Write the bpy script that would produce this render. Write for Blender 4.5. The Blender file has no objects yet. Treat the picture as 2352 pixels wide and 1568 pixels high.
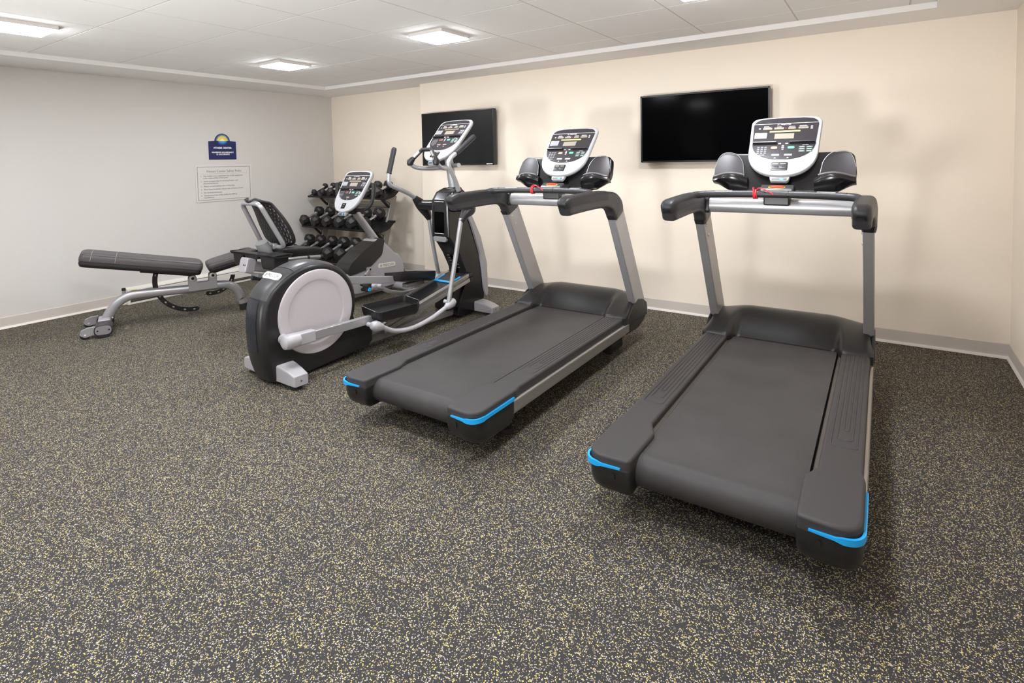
import bpy, bmesh, math, random
from mathutils import Vector, Matrix
random.seed(7)
S = bpy.context.scene
COL = S.collection
PI = math.pi

# ------------------------------------------------------------------ materials
def lin(c):
    c = c / 255.0
    return c / 12.92 if c <= 0.04045 else ((c + 0.055) / 1.055) ** 2.4
def rgb(r, g, b): return (lin(r), lin(g), lin(b), 1.0)
MATS = {}
def mat(name, col, rough=0.5, metal=0.0, spec=0.5, bump=0.0, bscale=300.0, var=0.0, vscale=6.0, coat=0.0, emit=None, estr=0.0, aniso=0.0):
    if name in MATS: return MATS[name]
    m = bpy.data.materials.new(name); m.use_nodes = True
    nt = m.node_tree; b = nt.nodes['Principled BSDF']
    b.inputs['Base Color'].default_value = rgb(*col)
    b.inputs['Roughness'].default_value = rough
    b.inputs['Metallic'].default_value = metal
    b.inputs['Specular IOR Level'].default_value = spec
    b.inputs['Coat Weight'].default_value = coat
    b.inputs['Coat Roughness'].default_value = 0.15
    b.inputs['Anisotropic'].default_value = aniso
    tc = nt.nodes.new('ShaderNodeTexCoord')
    if emit:
        b.inputs['Emission Color'].default_value = rgb(*emit); b.inputs['Emission Strength'].default_value = estr
    if var > 0:
        n = nt.nodes.new('ShaderNodeTexNoise'); n.inputs['Scale'].default_value = vscale; n.inputs['Detail'].default_value = 4
        mx = nt.nodes.new('ShaderNodeMix'); mx.data_type = 'RGBA'
        c = rgb(*col); mx.inputs[6].default_value = tuple(x * (1 - var) for x in c[:3]) + (1,)
        mx.inputs[7].default_value = tuple(min(1, x * (1 + var)) for x in c[:3]) + (1,)
        nt.links.new(tc.outputs['Object'], n.inputs['Vector']); nt.links.new(n.outputs['Fac'], mx.inputs[0])
        nt.links.new(mx.outputs[2], b.inputs['Base Color'])
    if bump > 0:
        n = nt.nodes.new('ShaderNodeTexNoise'); n.inputs['Scale'].default_value = bscale; n.inputs['Detail'].default_value = 2
        bp = nt.nodes.new('ShaderNodeBump'); bp.inputs['Strength'].default_value = bump; bp.inputs['Distance'].default_value = 0.001
        nt.links.new(tc.outputs['Object'], n.inputs['Vector']); nt.links.new(n.outputs['Fac'], bp.inputs['Height'])
        nt.links.new(bp.outputs['Normal'], b.inputs['Normal'])
    MATS[name] = m
    return m

M_WALLL = mat('paint_pale_grey', (211, 206, 201), 0.75, bump=0.15, bscale=180, var=0.008, vscale=1.2, spec=0.3)
M_WALLB = mat('paint_warm_cream', (239, 226, 210), 0.75, bump=0.15, bscale=180, var=0.008, vscale=1.2, spec=0.3)
M_CEIL = mat('ceiling_tile_white', (234, 231, 228), 0.9, bump=0.25, bscale=420, var=0.012, vscale=90, spec=0.1)
M_GRIDBAR = mat('ceiling_bar_offwhite', (196, 188, 178), 0.6)
M_SOFFIT = mat('soffit_white', (234, 231, 228), 0.7, spec=0.25)
M_BASE = mat('vinyl_base_taupe', (203, 193, 184), 0.45, spec=0.4)
M_CAULK = mat('caulk_white', (226, 219, 212), 0.5)
M_HEAT = mat('heater_enamel', (224, 219, 212), 0.4)
M_HEATD = mat('heater_inside', (120, 112, 102), 0.6)
M_BLACK = mat('plastic_black', (31, 30, 31), 0.36, bump=0.12, bscale=900)
M_BLACKG = mat('plastic_black_gloss', (25, 24, 26), 0.2)
M_CHAR = mat('plastic_charcoal', (43, 42, 44), 0.42, bump=0.2, bscale=1000, spec=0.35)
M_RAIL = mat('rail_charcoal', (56, 53, 54), 0.5, bump=0.2, bscale=1000, spec=0.35)
M_DECK = mat('deck_brown', (74, 66, 61), 0.5)
M_CHARL = mat('plastic_charcoal_light', (50, 49, 51), 0.4, bump=0.15, bscale=900)
M_RUB = mat('rubber_black', (26, 26, 27), 0.65)
M_DARKMET = mat('dark_grey', (140, 138, 139), 0.45, 0.2)
M_SILV = mat('silver_paint', (172, 171, 173), 0.34, 0.5)
M_SILVB = mat('brushed_aluminium', (178, 176, 174), 0.32, 0.85, aniso=0.4)
M_SILVL = mat('light_silver_plastic', (172, 169, 173), 0.4, 0.1)
M_DISC = mat('disc_light_grey', (182, 175, 178), 0.38)
M_CONS = mat('console_pale_grey', (170, 170, 172), 0.35)
M_PANEL = mat('console_dark_face', (54, 50, 54), 0.22)
M_PANEL2 = mat('console_dark_band', (48, 45, 49), 0.3)
M_LCD = mat('readout_tan', (150, 141, 126), 0.4)
M_LCDY = mat('readout_yellow', (222, 214, 130), 0.4)
M_KEYS = mat('key_print_white', (222, 222, 222), 0.5)
M_GREEN = mat('key_green', (52, 196, 140), 0.4)
M_ORANGE = mat('key_orange', (222, 160, 120), 0.4)
M_RED = mat('red_button', (206, 62, 46), 0.35)
M_YEL = mat('yellow_ring', (226, 196, 70), 0.4)
M_BLUE = mat('accent_blue', (28, 158, 226), 0.35)
M_CORD = mat('red_cord', (226, 48, 62), 0.5)
M_CHROME = mat('chrome', (228, 226, 224), 0.26, 0.8)
M_BOLT = mat('bolt_zinc', (205, 203, 200), 0.4, 0.4)
M_HEX = mat('dumbbell_rubber', (34, 32, 32), 0.5, bump=0.2, bscale=500, var=0.1, vscale=20)
M_RACKB = mat('rack_black_steel', (30, 29, 30), 0.4, 0.3)
M_RACKG = mat('rack_grey_steel', (142, 138, 134), 0.35, 0.4)
M_VINYL = mat('vinyl_charcoal', (78, 73, 74), 0.48, bump=0.2, bscale=500, var=0.05)
M_VINYLD = mat('vinyl_black', (36, 34, 34), 0.55, bump=0.2, bscale=500)
M_THREAD = mat('stitching_grey', (150, 146, 146), 0.6)
M_TVB = mat('television_bezel', (30, 29, 30), 0.25)
M_TVG = mat('television_glass_black', (5, 5, 6), 0.10, spec=0.03)
M_TVM = mat('television_screen_matte', (27, 26, 27), 0.35, spec=0.2)
M_NAVY = mat('sign_navy', (24, 31, 88), 0.4)
M_WHITEP = mat('print_white', (240, 238, 236), 0.5)
M_SIGNP = mat('sign_panel_frosted', (216, 211, 207), 0.35)
M_SIGNL = mat('sign_grey_print', (142, 136, 133), 0.5)
M_SIGNF = mat('sign_border_brown', (150, 132, 124), 0.5)
M_SUNY = mat('emblem_yellow', (246, 214, 96), 0.4)
M_SUNP = mat('emblem_pale_yellow', (250, 238, 190), 0.4)
M_SUNB = mat('emblem_teal', (110, 180, 200), 0.4)
M_SUNL = mat('emblem_light_blue', (64, 150, 220), 0.4)
M_NAME = mat('nameplate_white', (216, 214, 210), 0.35)
M_NAMET = mat('nameplate_lettering', (96, 92, 92), 0.4)
M_LAMP = mat('lamp_diffuser', (255, 255, 255), 0.5, emit=(246, 250, 255), estr=68.0)
M_LAMPF = mat('lamp_frame', (214, 208, 204), 0.4)

def floor_material():
    m = bpy.data.materials.new('speckled_rubber'); m.use_nodes = True
    nt = m.node_tree; L = nt.links; b = nt.nodes['Principled BSDF']
    b.inputs['Roughness'].default_value = 0.75; b.inputs['Specular IOR Level'].default_value = 0.3
    tc = nt.nodes.new('ShaderNodeTexCoord')
    ns = nt.nodes.new('ShaderNodeTexNoise'); ns.inputs['Scale'].default_value = 260; ns.inputs['Detail'].default_value = 1
    L.new(tc.outputs['Object'], ns.inputs['Vector'])
    sub = nt.nodes.new('ShaderNodeVectorMath'); sub.operation = 'MULTIPLY_ADD'
    sub.inputs[1].default_value = (0.0045, 0.0045, 0.0)
    L.new(ns.outputs['Color'], sub.inputs[0]); L.new(tc.outputs['Object'], sub.inputs[2])
    def flecks(scale, lo, keep, off):
        ad = nt.nodes.new('ShaderNodeVectorMath'); ad.operation = 'ADD'; ad.inputs[1].default_value = (off, off * 0.7, 0)
        L.new(sub.outputs[0], ad.inputs[0])
        v = nt.nodes.new('ShaderNodeTexVoronoi'); v.feature = 'F1'; v.voronoi_dimensions = '2D'; v.inputs['Scale'].default_value = scale
        L.new(ad.outputs[0], v.inputs['Vector'])
        d = nt.nodes.new('ShaderNodeMath'); d.operation = 'LESS_THAN'; d.inputs[1].default_value = lo
        L.new(v.outputs['Distance'], d.inputs[0])
        sp = nt.nodes.new('ShaderNodeSeparateColor'); L.new(v.outputs['Color'], sp.inputs[0])
        k = nt.nodes.new('ShaderNodeMath'); k.operation = 'LESS_THAN'; k.inputs[1].default_value = keep
        L.new(sp.outputs[0], k.inputs[0])
        mu = nt.nodes.new('ShaderNodeMath'); mu.operation = 'MULTIPLY'
        L.new(d.outputs[0], mu.inputs[0]); L.new(k.outputs[0], mu.inputs[1])
        return mu.outputs[0], sp.outputs[1]
    base = nt.nodes.new('ShaderNodeMix'); base.data_type = 'RGBA'
    n2 = nt.nodes.new('ShaderNodeTexNoise'); n2.inputs['Scale'].default_value = 120; n2.inputs['Detail'].default_value = 3
    L.new(tc.outputs['Object'], n2.inputs['Vector']); L.new(n2.outputs['Fac'], base.inputs[0])
    base.inputs[6].default_value = rgb(38, 36, 37); base.inputs[7].default_value = rgb(54, 51, 52)
    cur = base.outputs[2]
    for (scale, lo, keep, off, ca, cb) in ((235, 0.42, 0.125, 0.0, (216, 198, 112), (176, 158, 104)),
                                           (250, 0.42, 0.125, 3.3, (204, 198, 194), (136, 130, 127)),
                                           (400, 0.42, 0.10, 7.7, (176, 162, 108), (160, 154, 150))):
        f, r = flecks(scale, lo, keep, off)
        cm = nt.nodes.new('ShaderNodeMix'); cm.data_type = 'RGBA'
        cm.inputs[6].default_value = rgb(*ca); cm.inputs[7].default_value = rgb(*cb); L.new(r, cm.inputs[0])
        mx = nt.nodes.new('ShaderNodeMix'); mx.data_type = 'RGBA'
        L.new(f, mx.inputs[0]); L.new(cur, mx.inputs[6]); L.new(cm.outputs[2], mx.inputs[7]); cur = mx.outputs[2]
    L.new(cur, b.inputs['Base Color'])
    return m
M_FLOOR = floor_material()

def belt_material():
    m = bpy.data.materials.new('belt_weave'); m.use_nodes = True
    nt = m.node_tree; L = nt.links; b = nt.nodes['Principled BSDF']
    b.inputs['Roughness'].default_value = 0.5; b.inputs['Specular IOR Level'].default_value = 0.3
    tc = nt.nodes.new('ShaderNodeTexCoord')
    n = nt.nodes.new('ShaderNodeTexNoise'); n.inputs['Scale'].default_value = 5; n.inputs['Detail'].default_value = 5
    L.new(tc.outputs['Object'], n.inputs['Vector'])
    mx = nt.nodes.new('ShaderNodeMix'); mx.data_type = 'RGBA'
    mx.inputs[6].default_value = rgb(48, 46, 46); mx.inputs[7].default_value = rgb(70, 67, 67)
    L.new(n.outputs['Fac'], mx.inputs[0]); L.new(mx.outputs[2], b.inputs['Base Color'])
    w1 = nt.nodes.new('ShaderNodeTexWave'); w1.inputs['Scale'].default_value = 90; w1.bands_direction = 'DIAGONAL'
    w2 = nt.nodes.new('ShaderNodeTexWave'); w2.inputs['Scale'].default_value = 90; w2.bands_direction = 'X'
    ad = nt.nodes.new('ShaderNodeMath'); ad.operation = 'ADD'
    L.new(tc.outputs['Object'], w1.inputs['Vector']); L.new(tc.outputs['Object'], w2.inputs['Vector'])
    L.new(w1.outputs['Fac'], ad.inputs[0]); L.new(w2.outputs['Fac'], ad.inputs[1])
    bp = nt.nodes.new('ShaderNodeBump'); bp.inputs['Strength'].default_value = 0.25; bp.inputs['Distance'].default_value = 0.001
    L.new(ad.outputs[0], bp.inputs['Height']); L.new(bp.outputs['Normal'], b.inputs['Normal'])
    return m
M_BELT = belt_material()

# ------------------------------------------------------------------ geometry helpers
def V(*a): return Vector(a)
def cr(pts, n=8, closed=False):
    """Catmull-Rom resample."""
    P = [Vector(p) for p in pts]; out = []; N = len(P)
    segs = N if closed else N - 1
    for i in range(segs):
        if closed: p0, p1, p2, p3 = P[(i - 1) % N], P[i], P[(i + 1) % N], P[(i + 2) % N]
        else: p0, p1, p2, p3 = P[max(i - 1, 0)], P[i], P[i + 1], P[min(i + 2, N - 1)]
        for k in range(n):
            t = k / n
            out.append(0.5 * ((2 * p1) + (p2 - p0) * t + (2 * p0 - 5 * p1 + 4 * p2 - p3) * t * t + (3 * p1 - p0 - 3 * p2 + p3) * t ** 3))
    if not closed: out.append(P[-1].copy())
    return out
def fillet(pts, r, n=6, closed=False):
    """round the corners of a polyline (2D or 3D); r scalar or list."""
    P = [Vector(p) for p in pts]; N = len(P); out = []
    for i in range(N):
        ri = r[i] if isinstance(r, (list, tuple)) else r
        if (not closed and i in (0, N - 1)) or ri <= 0: out.append(P[i].copy()); continue
        a, b, c = P[(i - 1) % N], P[i], P[(i + 1) % N]
        d1 = (a - b); d2 = (c - b); l1, l2 = d1.length, d2.length
        if l1 < 1e-9 or l2 < 1e-9: out.append(b.copy()); continue
        d1 /= l1; d2 /= l2
        ang = math.acos(max(-1, min(1, d1.dot(d2))))
        if ang > PI - 0.02: out.append(b.copy()); continue
        t = min(ri / math.tan(ang / 2), l1 * 0.499, l2 * 0.499)
        s, e = b + d1 * t, b + d2 * t
        for k in range(n + 1):
            u = k / n
            out.append(s * (1 - u) ** 2 + b * 2 * u * (1 - u) + e * u * u)
    return out
def rrect(w, h, r, n=5):
    return [(p[0], p[1]) for p in fillet([(w, h), (-w, h), (-w, -h), (w, -h)], r, n, True)]
def ell(a, b, n=20): return [(a * math.cos(2 * PI * k / n), b * math.sin(2 * PI * k / n)) for k in range(n)]

class MB:
    def __init__(s): s.bm = bmesh.new()
    def merge(s, t, M=None, mi=0):
        if M is not None: bmesh.ops.transform(t, matrix=M, verts=t.verts)
        mp = {v: s.bm.verts.new(v.co) for v in t.verts}
        for f in t.faces:
            try:
                g = s.bm.faces.new([mp[v] for v in f.verts]); g.material_index = mi
            except ValueError: pass
        t.free(); return s
    def box(s, c, size, r=0.0, R=None, mi=0, seg=3):
        t = bmesh.new(); bmesh.ops.create_cube(t, size=1.0)
        bmesh.ops.scale(t, vec=Vector(size), verts=t.verts)
        if r > 0: bmesh.ops.bevel(t, geom=list(t.edges), offset=r, segments=seg, profile=0.5, affect='EDGES', clamp_overlap=True)
        M = Matrix.Translation(Vector(c)) @ (R.to_4x4() if R is not None else Matrix.Identity(4))
        return s.merge(t, M, mi)
    def prism(s, poly, fn, a, b, r=0.0, mi=0, seg=3, ra=None):
        """poly: 2D outline; fn(p, q, d) -> xyz ; extruded from d=a to d=b, cap edges rounded by r."""
        t = bmesh.new()
        A = [t.verts.new(fn(p[0], p[1], a)) for p in poly]; B = [t.verts.new(fn(p[0], p[1], b)) for p in poly]
        n = len(poly); fa = t.faces.new(A[::-1]); fb = t.faces.new(B)
        for i in range(n): t.faces.new([A[i], A[(i + 1) % n], B[(i + 1) % n], B[i]])
        bmesh.ops.recalc_face_normals(t, faces=t.faces)
        if r > 0:
            es = set(fb.edges)
            if ra is None or ra: es |= set(fa.edges)
            bmesh.ops.bevel(t, geom=list(es), offset=r, segments=seg, profile=0.5, affect='EDGES', clamp_overlap=True)
        return s.merge(t, None, mi)
    def loft(s, secs, caps=True, closed=True, mi=0):
        t = bmesh.new(); rows = [[t.verts.new(Vector(p)) for p in sec] for sec in secs]
        n = len(rows[0])
        for i in range(len(rows) - 1):
            for k in range(n if closed else n - 1):
                a, b, c, d = rows[i][k], rows[i][(k + 1) % n], rows[i + 1][(k + 1) % n], rows[i + 1][k]
                try: t.faces.new([a, b, c, d])
                except ValueError: pass
        if caps and closed:
            t.faces.new(rows[0][::-1]); t.faces.new(rows[-1])
        bmesh.ops.recalc_face_normals(t, faces=t.faces)
        return s.merge(t, None, mi)
    def sweep(s, path, sec, up=(0, 0, 1), scale=None, caps=True, mi=0):
        """sec: 2D points (side, up). up kept as close as possible to the given vector."""
        P = [Vector(p) for p in path]; secs = []; up = Vector(up)
        for i, p in enumerate(P):
            if i == 0: T = P[1] - P[0]
            elif i == len(P) - 1: T = P[-1] - P[-2]
            else: T = (P[i + 1] - p).normalized() + (p - P[i - 1]).normalized()
            T.normalize(); side = T.cross(up)
            if side.length < 1e-4: side = T.cross(Vector((0, 1, 0.01)))
            side.normalize(); u = side.cross(T).normalized()
            k = scale[i] if scale else 1.0
            ka, kb = k if isinstance(k, tuple) else (k, k)
            secs.append([p + side * a * ka + u * b * kb for a, b in sec])
        return s.loft(secs, caps, True, mi)
    def tube(s, path, r, n=14, caps=True, mi=0):
        P = [Vector(p) for p in path]; secs = []
        T = (P[1] - P[0]).normalized(); nrm = T.orthogonal().normalized()
        for i, p in enumerate(P):
            if i == 0: T2 = (P[1] - P[0]).normalized()
            elif i == len(P) - 1: T2 = (P[-1] - P[-2]).normalized()
            else: T2 = ((P[i + 1] - p).normalized() + (p - P[i - 1]).normalized()).normalized()
            q = T.rotation_difference(T2); nrm = (q @ nrm).normalized(); T = T2; bn = T.cross(nrm)
            rr = r[i] if isinstance(r, (list, tuple)) else r
            secs.append([p + (nrm * math.cos(2 * PI * k / n) + bn * math.sin(2 * PI * k / n)) * rr for k in range(n)])
        return s.loft(secs, caps, True, mi)
    def rod(s, a, b, r, n=16, mi=0, bev=0.0):
        a, b = Vector(a), Vector(b)
        if bev > 0:
            d = (b - a).normalized() * bev
            return s.tube([a, a + d * 0.3, a + d, b - d, b - d * 0.3, b], [r - bev, r - bev * 0.3, r, r, r - bev * 0.3, r - bev], n, True, mi)
        return s.tube([a, b], r, n, True, mi)
    def lathe(s, prof, axis_o, axis_d, n=48, mi=0, caps=True):
        """prof: list of (radius, distance along axis)."""
        o = Vector(axis_o); d = Vector(axis_d).normalized(); x = d.orthogonal().normalized(); y = d.cross(x)
        return s.loft([[o + d * h + (x * math.cos(2 * PI * k / n) + y * math.sin(2 * PI * k / n)) * max(r, 1e-4) for k in range(n)] for r, h in prof], caps, True, mi)
    def grid(s, rows, mi=0): return s.loft(rows, False, False, mi)
    def mirror_x(s):
        t = s.bm.copy(); bmesh.ops.scale(t, vec=Vector((-1, 1, 1)), verts=t.verts); bmesh.ops.reverse_faces(t, faces=t.faces)
        mp = {v: s.bm.verts.new(v.co) for v in t.verts}
        for f in t.faces:
            g = s.bm.faces.new([mp[v] for v in f.verts]); g.material_index = f.material_index
        t.free(); return s
    def xf(s, M): bmesh.ops.transform(s.bm, matrix=M, verts=s.bm.verts); return s
    def text(s, body, size, fn, align='CENTER', depth=0.0006, mi=0, sx=1.0, shear=0.0, bold=0.0):
        cu = bpy.data.curves.new('lettering', 'FONT'); cu.body = body; cu.size = size; cu.align_x = align; cu.align_y = 'CENTER'
        cu.extrude = depth; cu.resolution_u = 2; cu.shear = shear; cu.offset = bold
        ob = bpy.data.objects.new('lettering', cu); COL.objects.link(ob)
        dg = bpy.context.evaluated_depsgraph_get(); me = bpy.data.meshes.new_from_object(ob.evaluated_get(dg))
        bpy.data.objects.remove(ob); bpy.data.curves.remove(cu)
        t = bmesh.new(); t.from_mesh(me); bpy.data.meshes.remove(me)
        for v in t.verts: v.co = Vector(fn(v.co.x * sx, v.co.y, v.co.z))
        return s.merge(t, None, mi)
    def done(s, name, mats, parent=None, label=None, ang=38, wn=True, kind=None):
        bm = s.bm; bmesh.ops.remove_doubles(bm, verts=bm.verts, dist=1e-6)
        bm.normal_update()
        for f in bm.faces: f.smooth = True
        lim = math.radians(ang)
        for e in bm.edges:
            if len(e.link_faces) != 2 or e.calc_face_angle(0) > lim: e.smooth = False
        me = bpy.data.meshes.new(name); bm.to_mesh(me); bm.free()
        for m in (mats if isinstance(mats, (list, tuple)) else [mats]): me.materials.append(m)
        o = bpy.data.objects.new(name, me); COL.objects.link(o)
        if parent is not None: o.parent = parent
        if label: o['label'] = label
        if kind: o['kind'] = kind
        if wn:
            w = o.modifiers.new('weighted', 'WEIGHTED_NORMAL'); w.keep_sharp = True; w.weight = 80
        return o
def thing(name, label, cat, loc=(0, 0, 0), rz=0.0, group=None):
    o = bpy.data.objects.new(name, None); COL.objects.link(o); o.empty_display_size = 0.1
    o.location = loc; o.rotation_euler = (0, 0, rz); o['label'] = label; o['category'] = cat
    if group: o['group'] = group
    return o
def tag(o, label, cat, group=None):
    o['label'] = label; o['category'] = cat
    if group: o['group'] = group
    return o
def copy_tree(o, parent=None):
    c = o.copy(); COL.objects.link(c)
    if parent is not None: c.parent = parent
    for ch in list(o.children): copy_tree(ch, c)
    return c
fYZ = lambda p, q, d: (d, p, q)      # outline in side view (Y, Z), extruded along X
fXY = lambda p, q, d: (p, q, d)      # plan outline, extruded along Z
fXZ = lambda p, q, d: (p, d, q)      # front view outline (X, Z), extruded along Y
def frame_fn(o, u, v):
    o, u, v = Vector(o), Vector(u).normalized(), Vector(v).normalized(); w = u.cross(v)
    return lambda a, b, c=0.0: o + u * a + v * b + w * c
# ------------------------------------------------------------------ room
W, HS, HC = 6.719, 2.177, 2.213
YB, YA, XC = 0.0, 0.163, 1.741          # main rear wall plane, recess plane, recess edge
YF = -6.3                               # wall behind the viewer
GX, GY, T = 3.123, -0.6675, 0.6096
SX, SY, SR = 0.587, 0.377, 6.303
def struct(name, mb, m, **k):
    o = mb.done(name, m, **k); o['kind'] = 'structure'; return o
def slab(x0, x1, y0, y1, z0, z1): return MB().box(((x0 + x1) / 2, (y0 + y1) / 2, (z0 + z1) / 2), (x1 - x0, y1 - y0, z1 - z0))
struct('floor', slab(-0.1, W + 0.1, YF - 0.1, YA + 0.1, -0.1, 0.0), M_FLOOR)
struct('wall_left', slab(-0.12, 0, YF, YA + 0.12, 0, 2.4), M_WALLL)
struct('wall_right', slab(W, W + 0.12, YF, YA + 0.12, 0, 2.4), M_WALLB)
struct('wall_back', MB().box(((XC + W) / 2, 0.06 + YA / 2, 1.2), (W - XC, 0.12 + YA, 2.4)), M_WALLB)
struct('wall_recess', slab(0, XC, YA, YA + 0.12, 0, 2.4), M_WALLB)
# wall behind the viewer, with two daylight windows
fb = MB()
WX = [(0.7, 2.7), (3.3, 5.3)]; WZ0, WZ1 = 0.75, 2.0
fb.box(((W) / 2, YF - 0.06, WZ0 / 2), (W + 0.24, 0.12, WZ0)); fb.box((W / 2, YF - 0.06, (WZ1 + 2.4) / 2), (W + 0.24, 0.12, 2.4 - WZ1))
for a, b in ((-0.12, WX[0][0]), (WX[0][1], WX[1][0]), (WX[1][1], W + 0.12)): fb.box(((a + b) / 2, YF - 0.06, (WZ0 + WZ1) / 2), (b - a, 0.12, WZ1 - WZ0))
struct('wall_front', fb, M_WALLL)
for k, (a, b) in enumerate(WX):
    wb = MB(); c = (a + b) / 2
    for z in (WZ0 + 0.025, WZ1 - 0.025): wb.box((c, YF - 0.05, z), (b - a, 0.06, 0.05))
    for x in (a + 0.025, c, b - 0.025): wb.box((x, YF - 0.05, (WZ0 + WZ1) / 2), (0.05, 0.06, WZ1 - WZ0))
    struct('window_%d' % (k + 1), wb, M_HEAT)
# ceiling: tiles with a recessed bar grid, and the lower plaster border
xs = [SX] + [GX + k * T for k in range(-4, 6) if SX + 0.02 < GX + k * T < SR - 0.02] + [SR]
ys = [YF] + [GY - k * T for k in range(9, -1, -1) if YF + 0.02 < GY - k * T < -SY - 0.02] + [-SY]
cb = MB(); gb = MB()
g = 0.0045
for i in range(len(xs) - 1):
    for j in range(len(ys) - 1):
        a, b, c, d = xs[i] + g, xs[i + 1] - g, ys[j] + g, ys[j + 1] - g
        cb.prism([(a, c), (b, c), (b, d), (a, d)], fXY, HC + 0.03, HC, r=0.001, seg=2, ra=False)
gb.box(((SX + SR) / 2, (YF - SY) / 2, HC + 0.0175), (SR - SX, -SY - YF, 0.032))
struct('ceiling', cb, M_CEIL)
struct('trim_1', gb, M_GRIDBAR)
sb = MB()
sb.prism([(SX, YF), (0, YF), (0, YA), (XC, YA), (W, YA), (W, YF), (SR, YF), (SR, -SY), (SX, -SY)], fXY, HS, 2.42, r=0.0)
struct('trim_2', sb, M_SOFFIT)
struct('trim_3', slab(-0.1, W + 0.1, YF, YA + 0.1, 2.36, 2.46), M_SOFFIT)
# vinyl base with a pale sealant bead at its foot
def base(name, a, b, nrm):
    a, b, nrm = Vector(a), Vector(b), Vector(nrm); d = (b - a)
    mb = MB()
    prof = [(0, 0), (0.014, 0), (0.007, 0.014), (0.005, 0.03), (0.005, 0.092), (0.001, 0.096), (0, 0.096)]
    t = bmesh.new()
    rows = [[t.verts.new(p + nrm * q[0] + Vector((0, 0, q[1]))) for q in prof] for p in (a, b)]
    n = len(prof)
    for k in range(n):
        f = t.faces.new([rows[0][k], rows[0][(k + 1) % n], rows[1][(k + 1) % n], rows[1][k]])
    t.faces.new(rows[0]); t.faces.new(rows[1][::-1]); bmesh.ops.recalc_face_normals(t, faces=t.faces)
    mb.merge(t)
    o = Vector((0, 0, 0.0))
    mb.loft([[p + nrm * q[0] + Vector((0, 0, q[1])) for q in [(0.0, 0.0), (0.0165, 0.0), (0.013, 0.010), (0.0078, 0.0165), (0, 0.0165)]] for p in (a, b)], mi=1)
    return struct(name, mb, [M_BASE, M_CAULK])
base('baseboard_back', (XC, 0, 0), (W, 0, 0), (0, -1, 0))
base('baseboard_recess', (0, YA, 0), (XC, YA, 0), (0, -1, 0))
base('baseboard_reveal', (XC, 0, 0), (XC, YA, 0), (-1, 0, 0))
base('baseboard_right', (W, YF, 0), (W, 0, 0), (-1, 0, 0))
base('baseboard_left', (0, YF, 0), (0, -2.318, 0), (1, 0, 0))
base('baseboard_corner', (0, -0.62, 0), (0, YA, 0), (1, 0, 0))

# baseboard heater along the left wall
h = thing('baseboard_heater', 'white metal baseboard heater low on the grey wall behind the weight bench', 'heater', (0, -2.31, 0))
HL = 1.68
fh = lambda p, q, d: (p, d, q)
mb = MB(); mb.prism([(0.002, 0.0), (0.012, 0.0), (0.012, 0.158), (0.002, 0.158)], fh, 0, HL); mb.done('back_plate', M_HEAT, h)
mb = MB(); mb.prism([(0.012, 0.150), (0.058, 0.136), (0.062, 0.128), (0.064, 0.129), (0.060, 0.140), (0.012, 0.158)], fh, 0, HL); mb.done('top_cover', M_HEAT, h)
mb = MB(); mb.prism(fillet([(0.062, 0.048), (0.0645, 0.048), (0.0645, 0.116), (0.050, 0.124), (0.050, 0.121), (0.062, 0.114)], 0.002, 3, True), fh, 0, HL); mb.done('front_panel', M_HEAT, h)
mb = MB(); mb.prism([(0.012, 0.012), (0.052, 0.03), (0.052, 0.115), (0.012, 0.13)], fh, 0.02, HL - 0.02); mb.done('fin_element', M_HEATD, h)
mb = MB(); mb.prism([(0.012, 0.0), (0.064, 0.0), (0.064, 0.014), (0.058, 0.016), (0.012, 0.012)], fh, 0, HL); mb.done('floor_strip', M_HEAT, h)
for y in (-0.012, HL - 0.008):
    mb = MB(); mb.prism([(0.001, 0.0), (0.067, 0.0), (0.067, 0.130), (0.060, 0.145), (0.012, 0.160), (0.001, 0.160)], fh, y, y + 0.022, r=0.003); mb.done('end_cap', M_HEAT, h)

# ceiling lamps
LX = [1.599, 3.428, 5.257]; LYS = [-1.582, -3.411, -5.24]
words = {(0, 0): 'square flush ceiling lamp above the dumbbell rack and exercise bike', (1, 0): 'square flush ceiling lamp above the elliptical trainer and left treadmill',
         (2, 0): 'square flush ceiling lamp above the right treadmill, cut off by the top edge', (0, 1): 'square flush ceiling lamp cut off by the left edge of the photo',
         (1, 1): 'square flush ceiling lamp over the open floor in the middle of the room', (2, 1): 'square flush ceiling lamp over the floor just in front of the camera',
         (0, 2): 'square flush ceiling lamp near the left corner behind the camera', (1, 2): 'square flush ceiling lamp near the wall behind the camera, middle of its row',
         (2, 2): 'square flush ceiling lamp overhead behind the camera at the right'}
LS = 0.156
for i, x in enumerate(LX):
    for j, y in enumerate(LYS):
        t = thing('ceiling_lamp', words[(i, j)], 'ceiling lamp', (x, y, HC), 0, 'square ceiling lamps')
        mb = MB(); mb.prism(rrect(LS, LS, 0.012), fXY, -0.001, -0.024, r=0.003, ra=False)
        mb.done('frame', M_LAMPF, t)
        mb = MB(); mb.prism(rrect(LS - 0.010, LS - 0.010, 0.01), fXY, -0.023, -0.031, r=0.002, ra=False)
        mb.done('diffuser', M_LAMP, t, 'glowing white diffuser')

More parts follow.
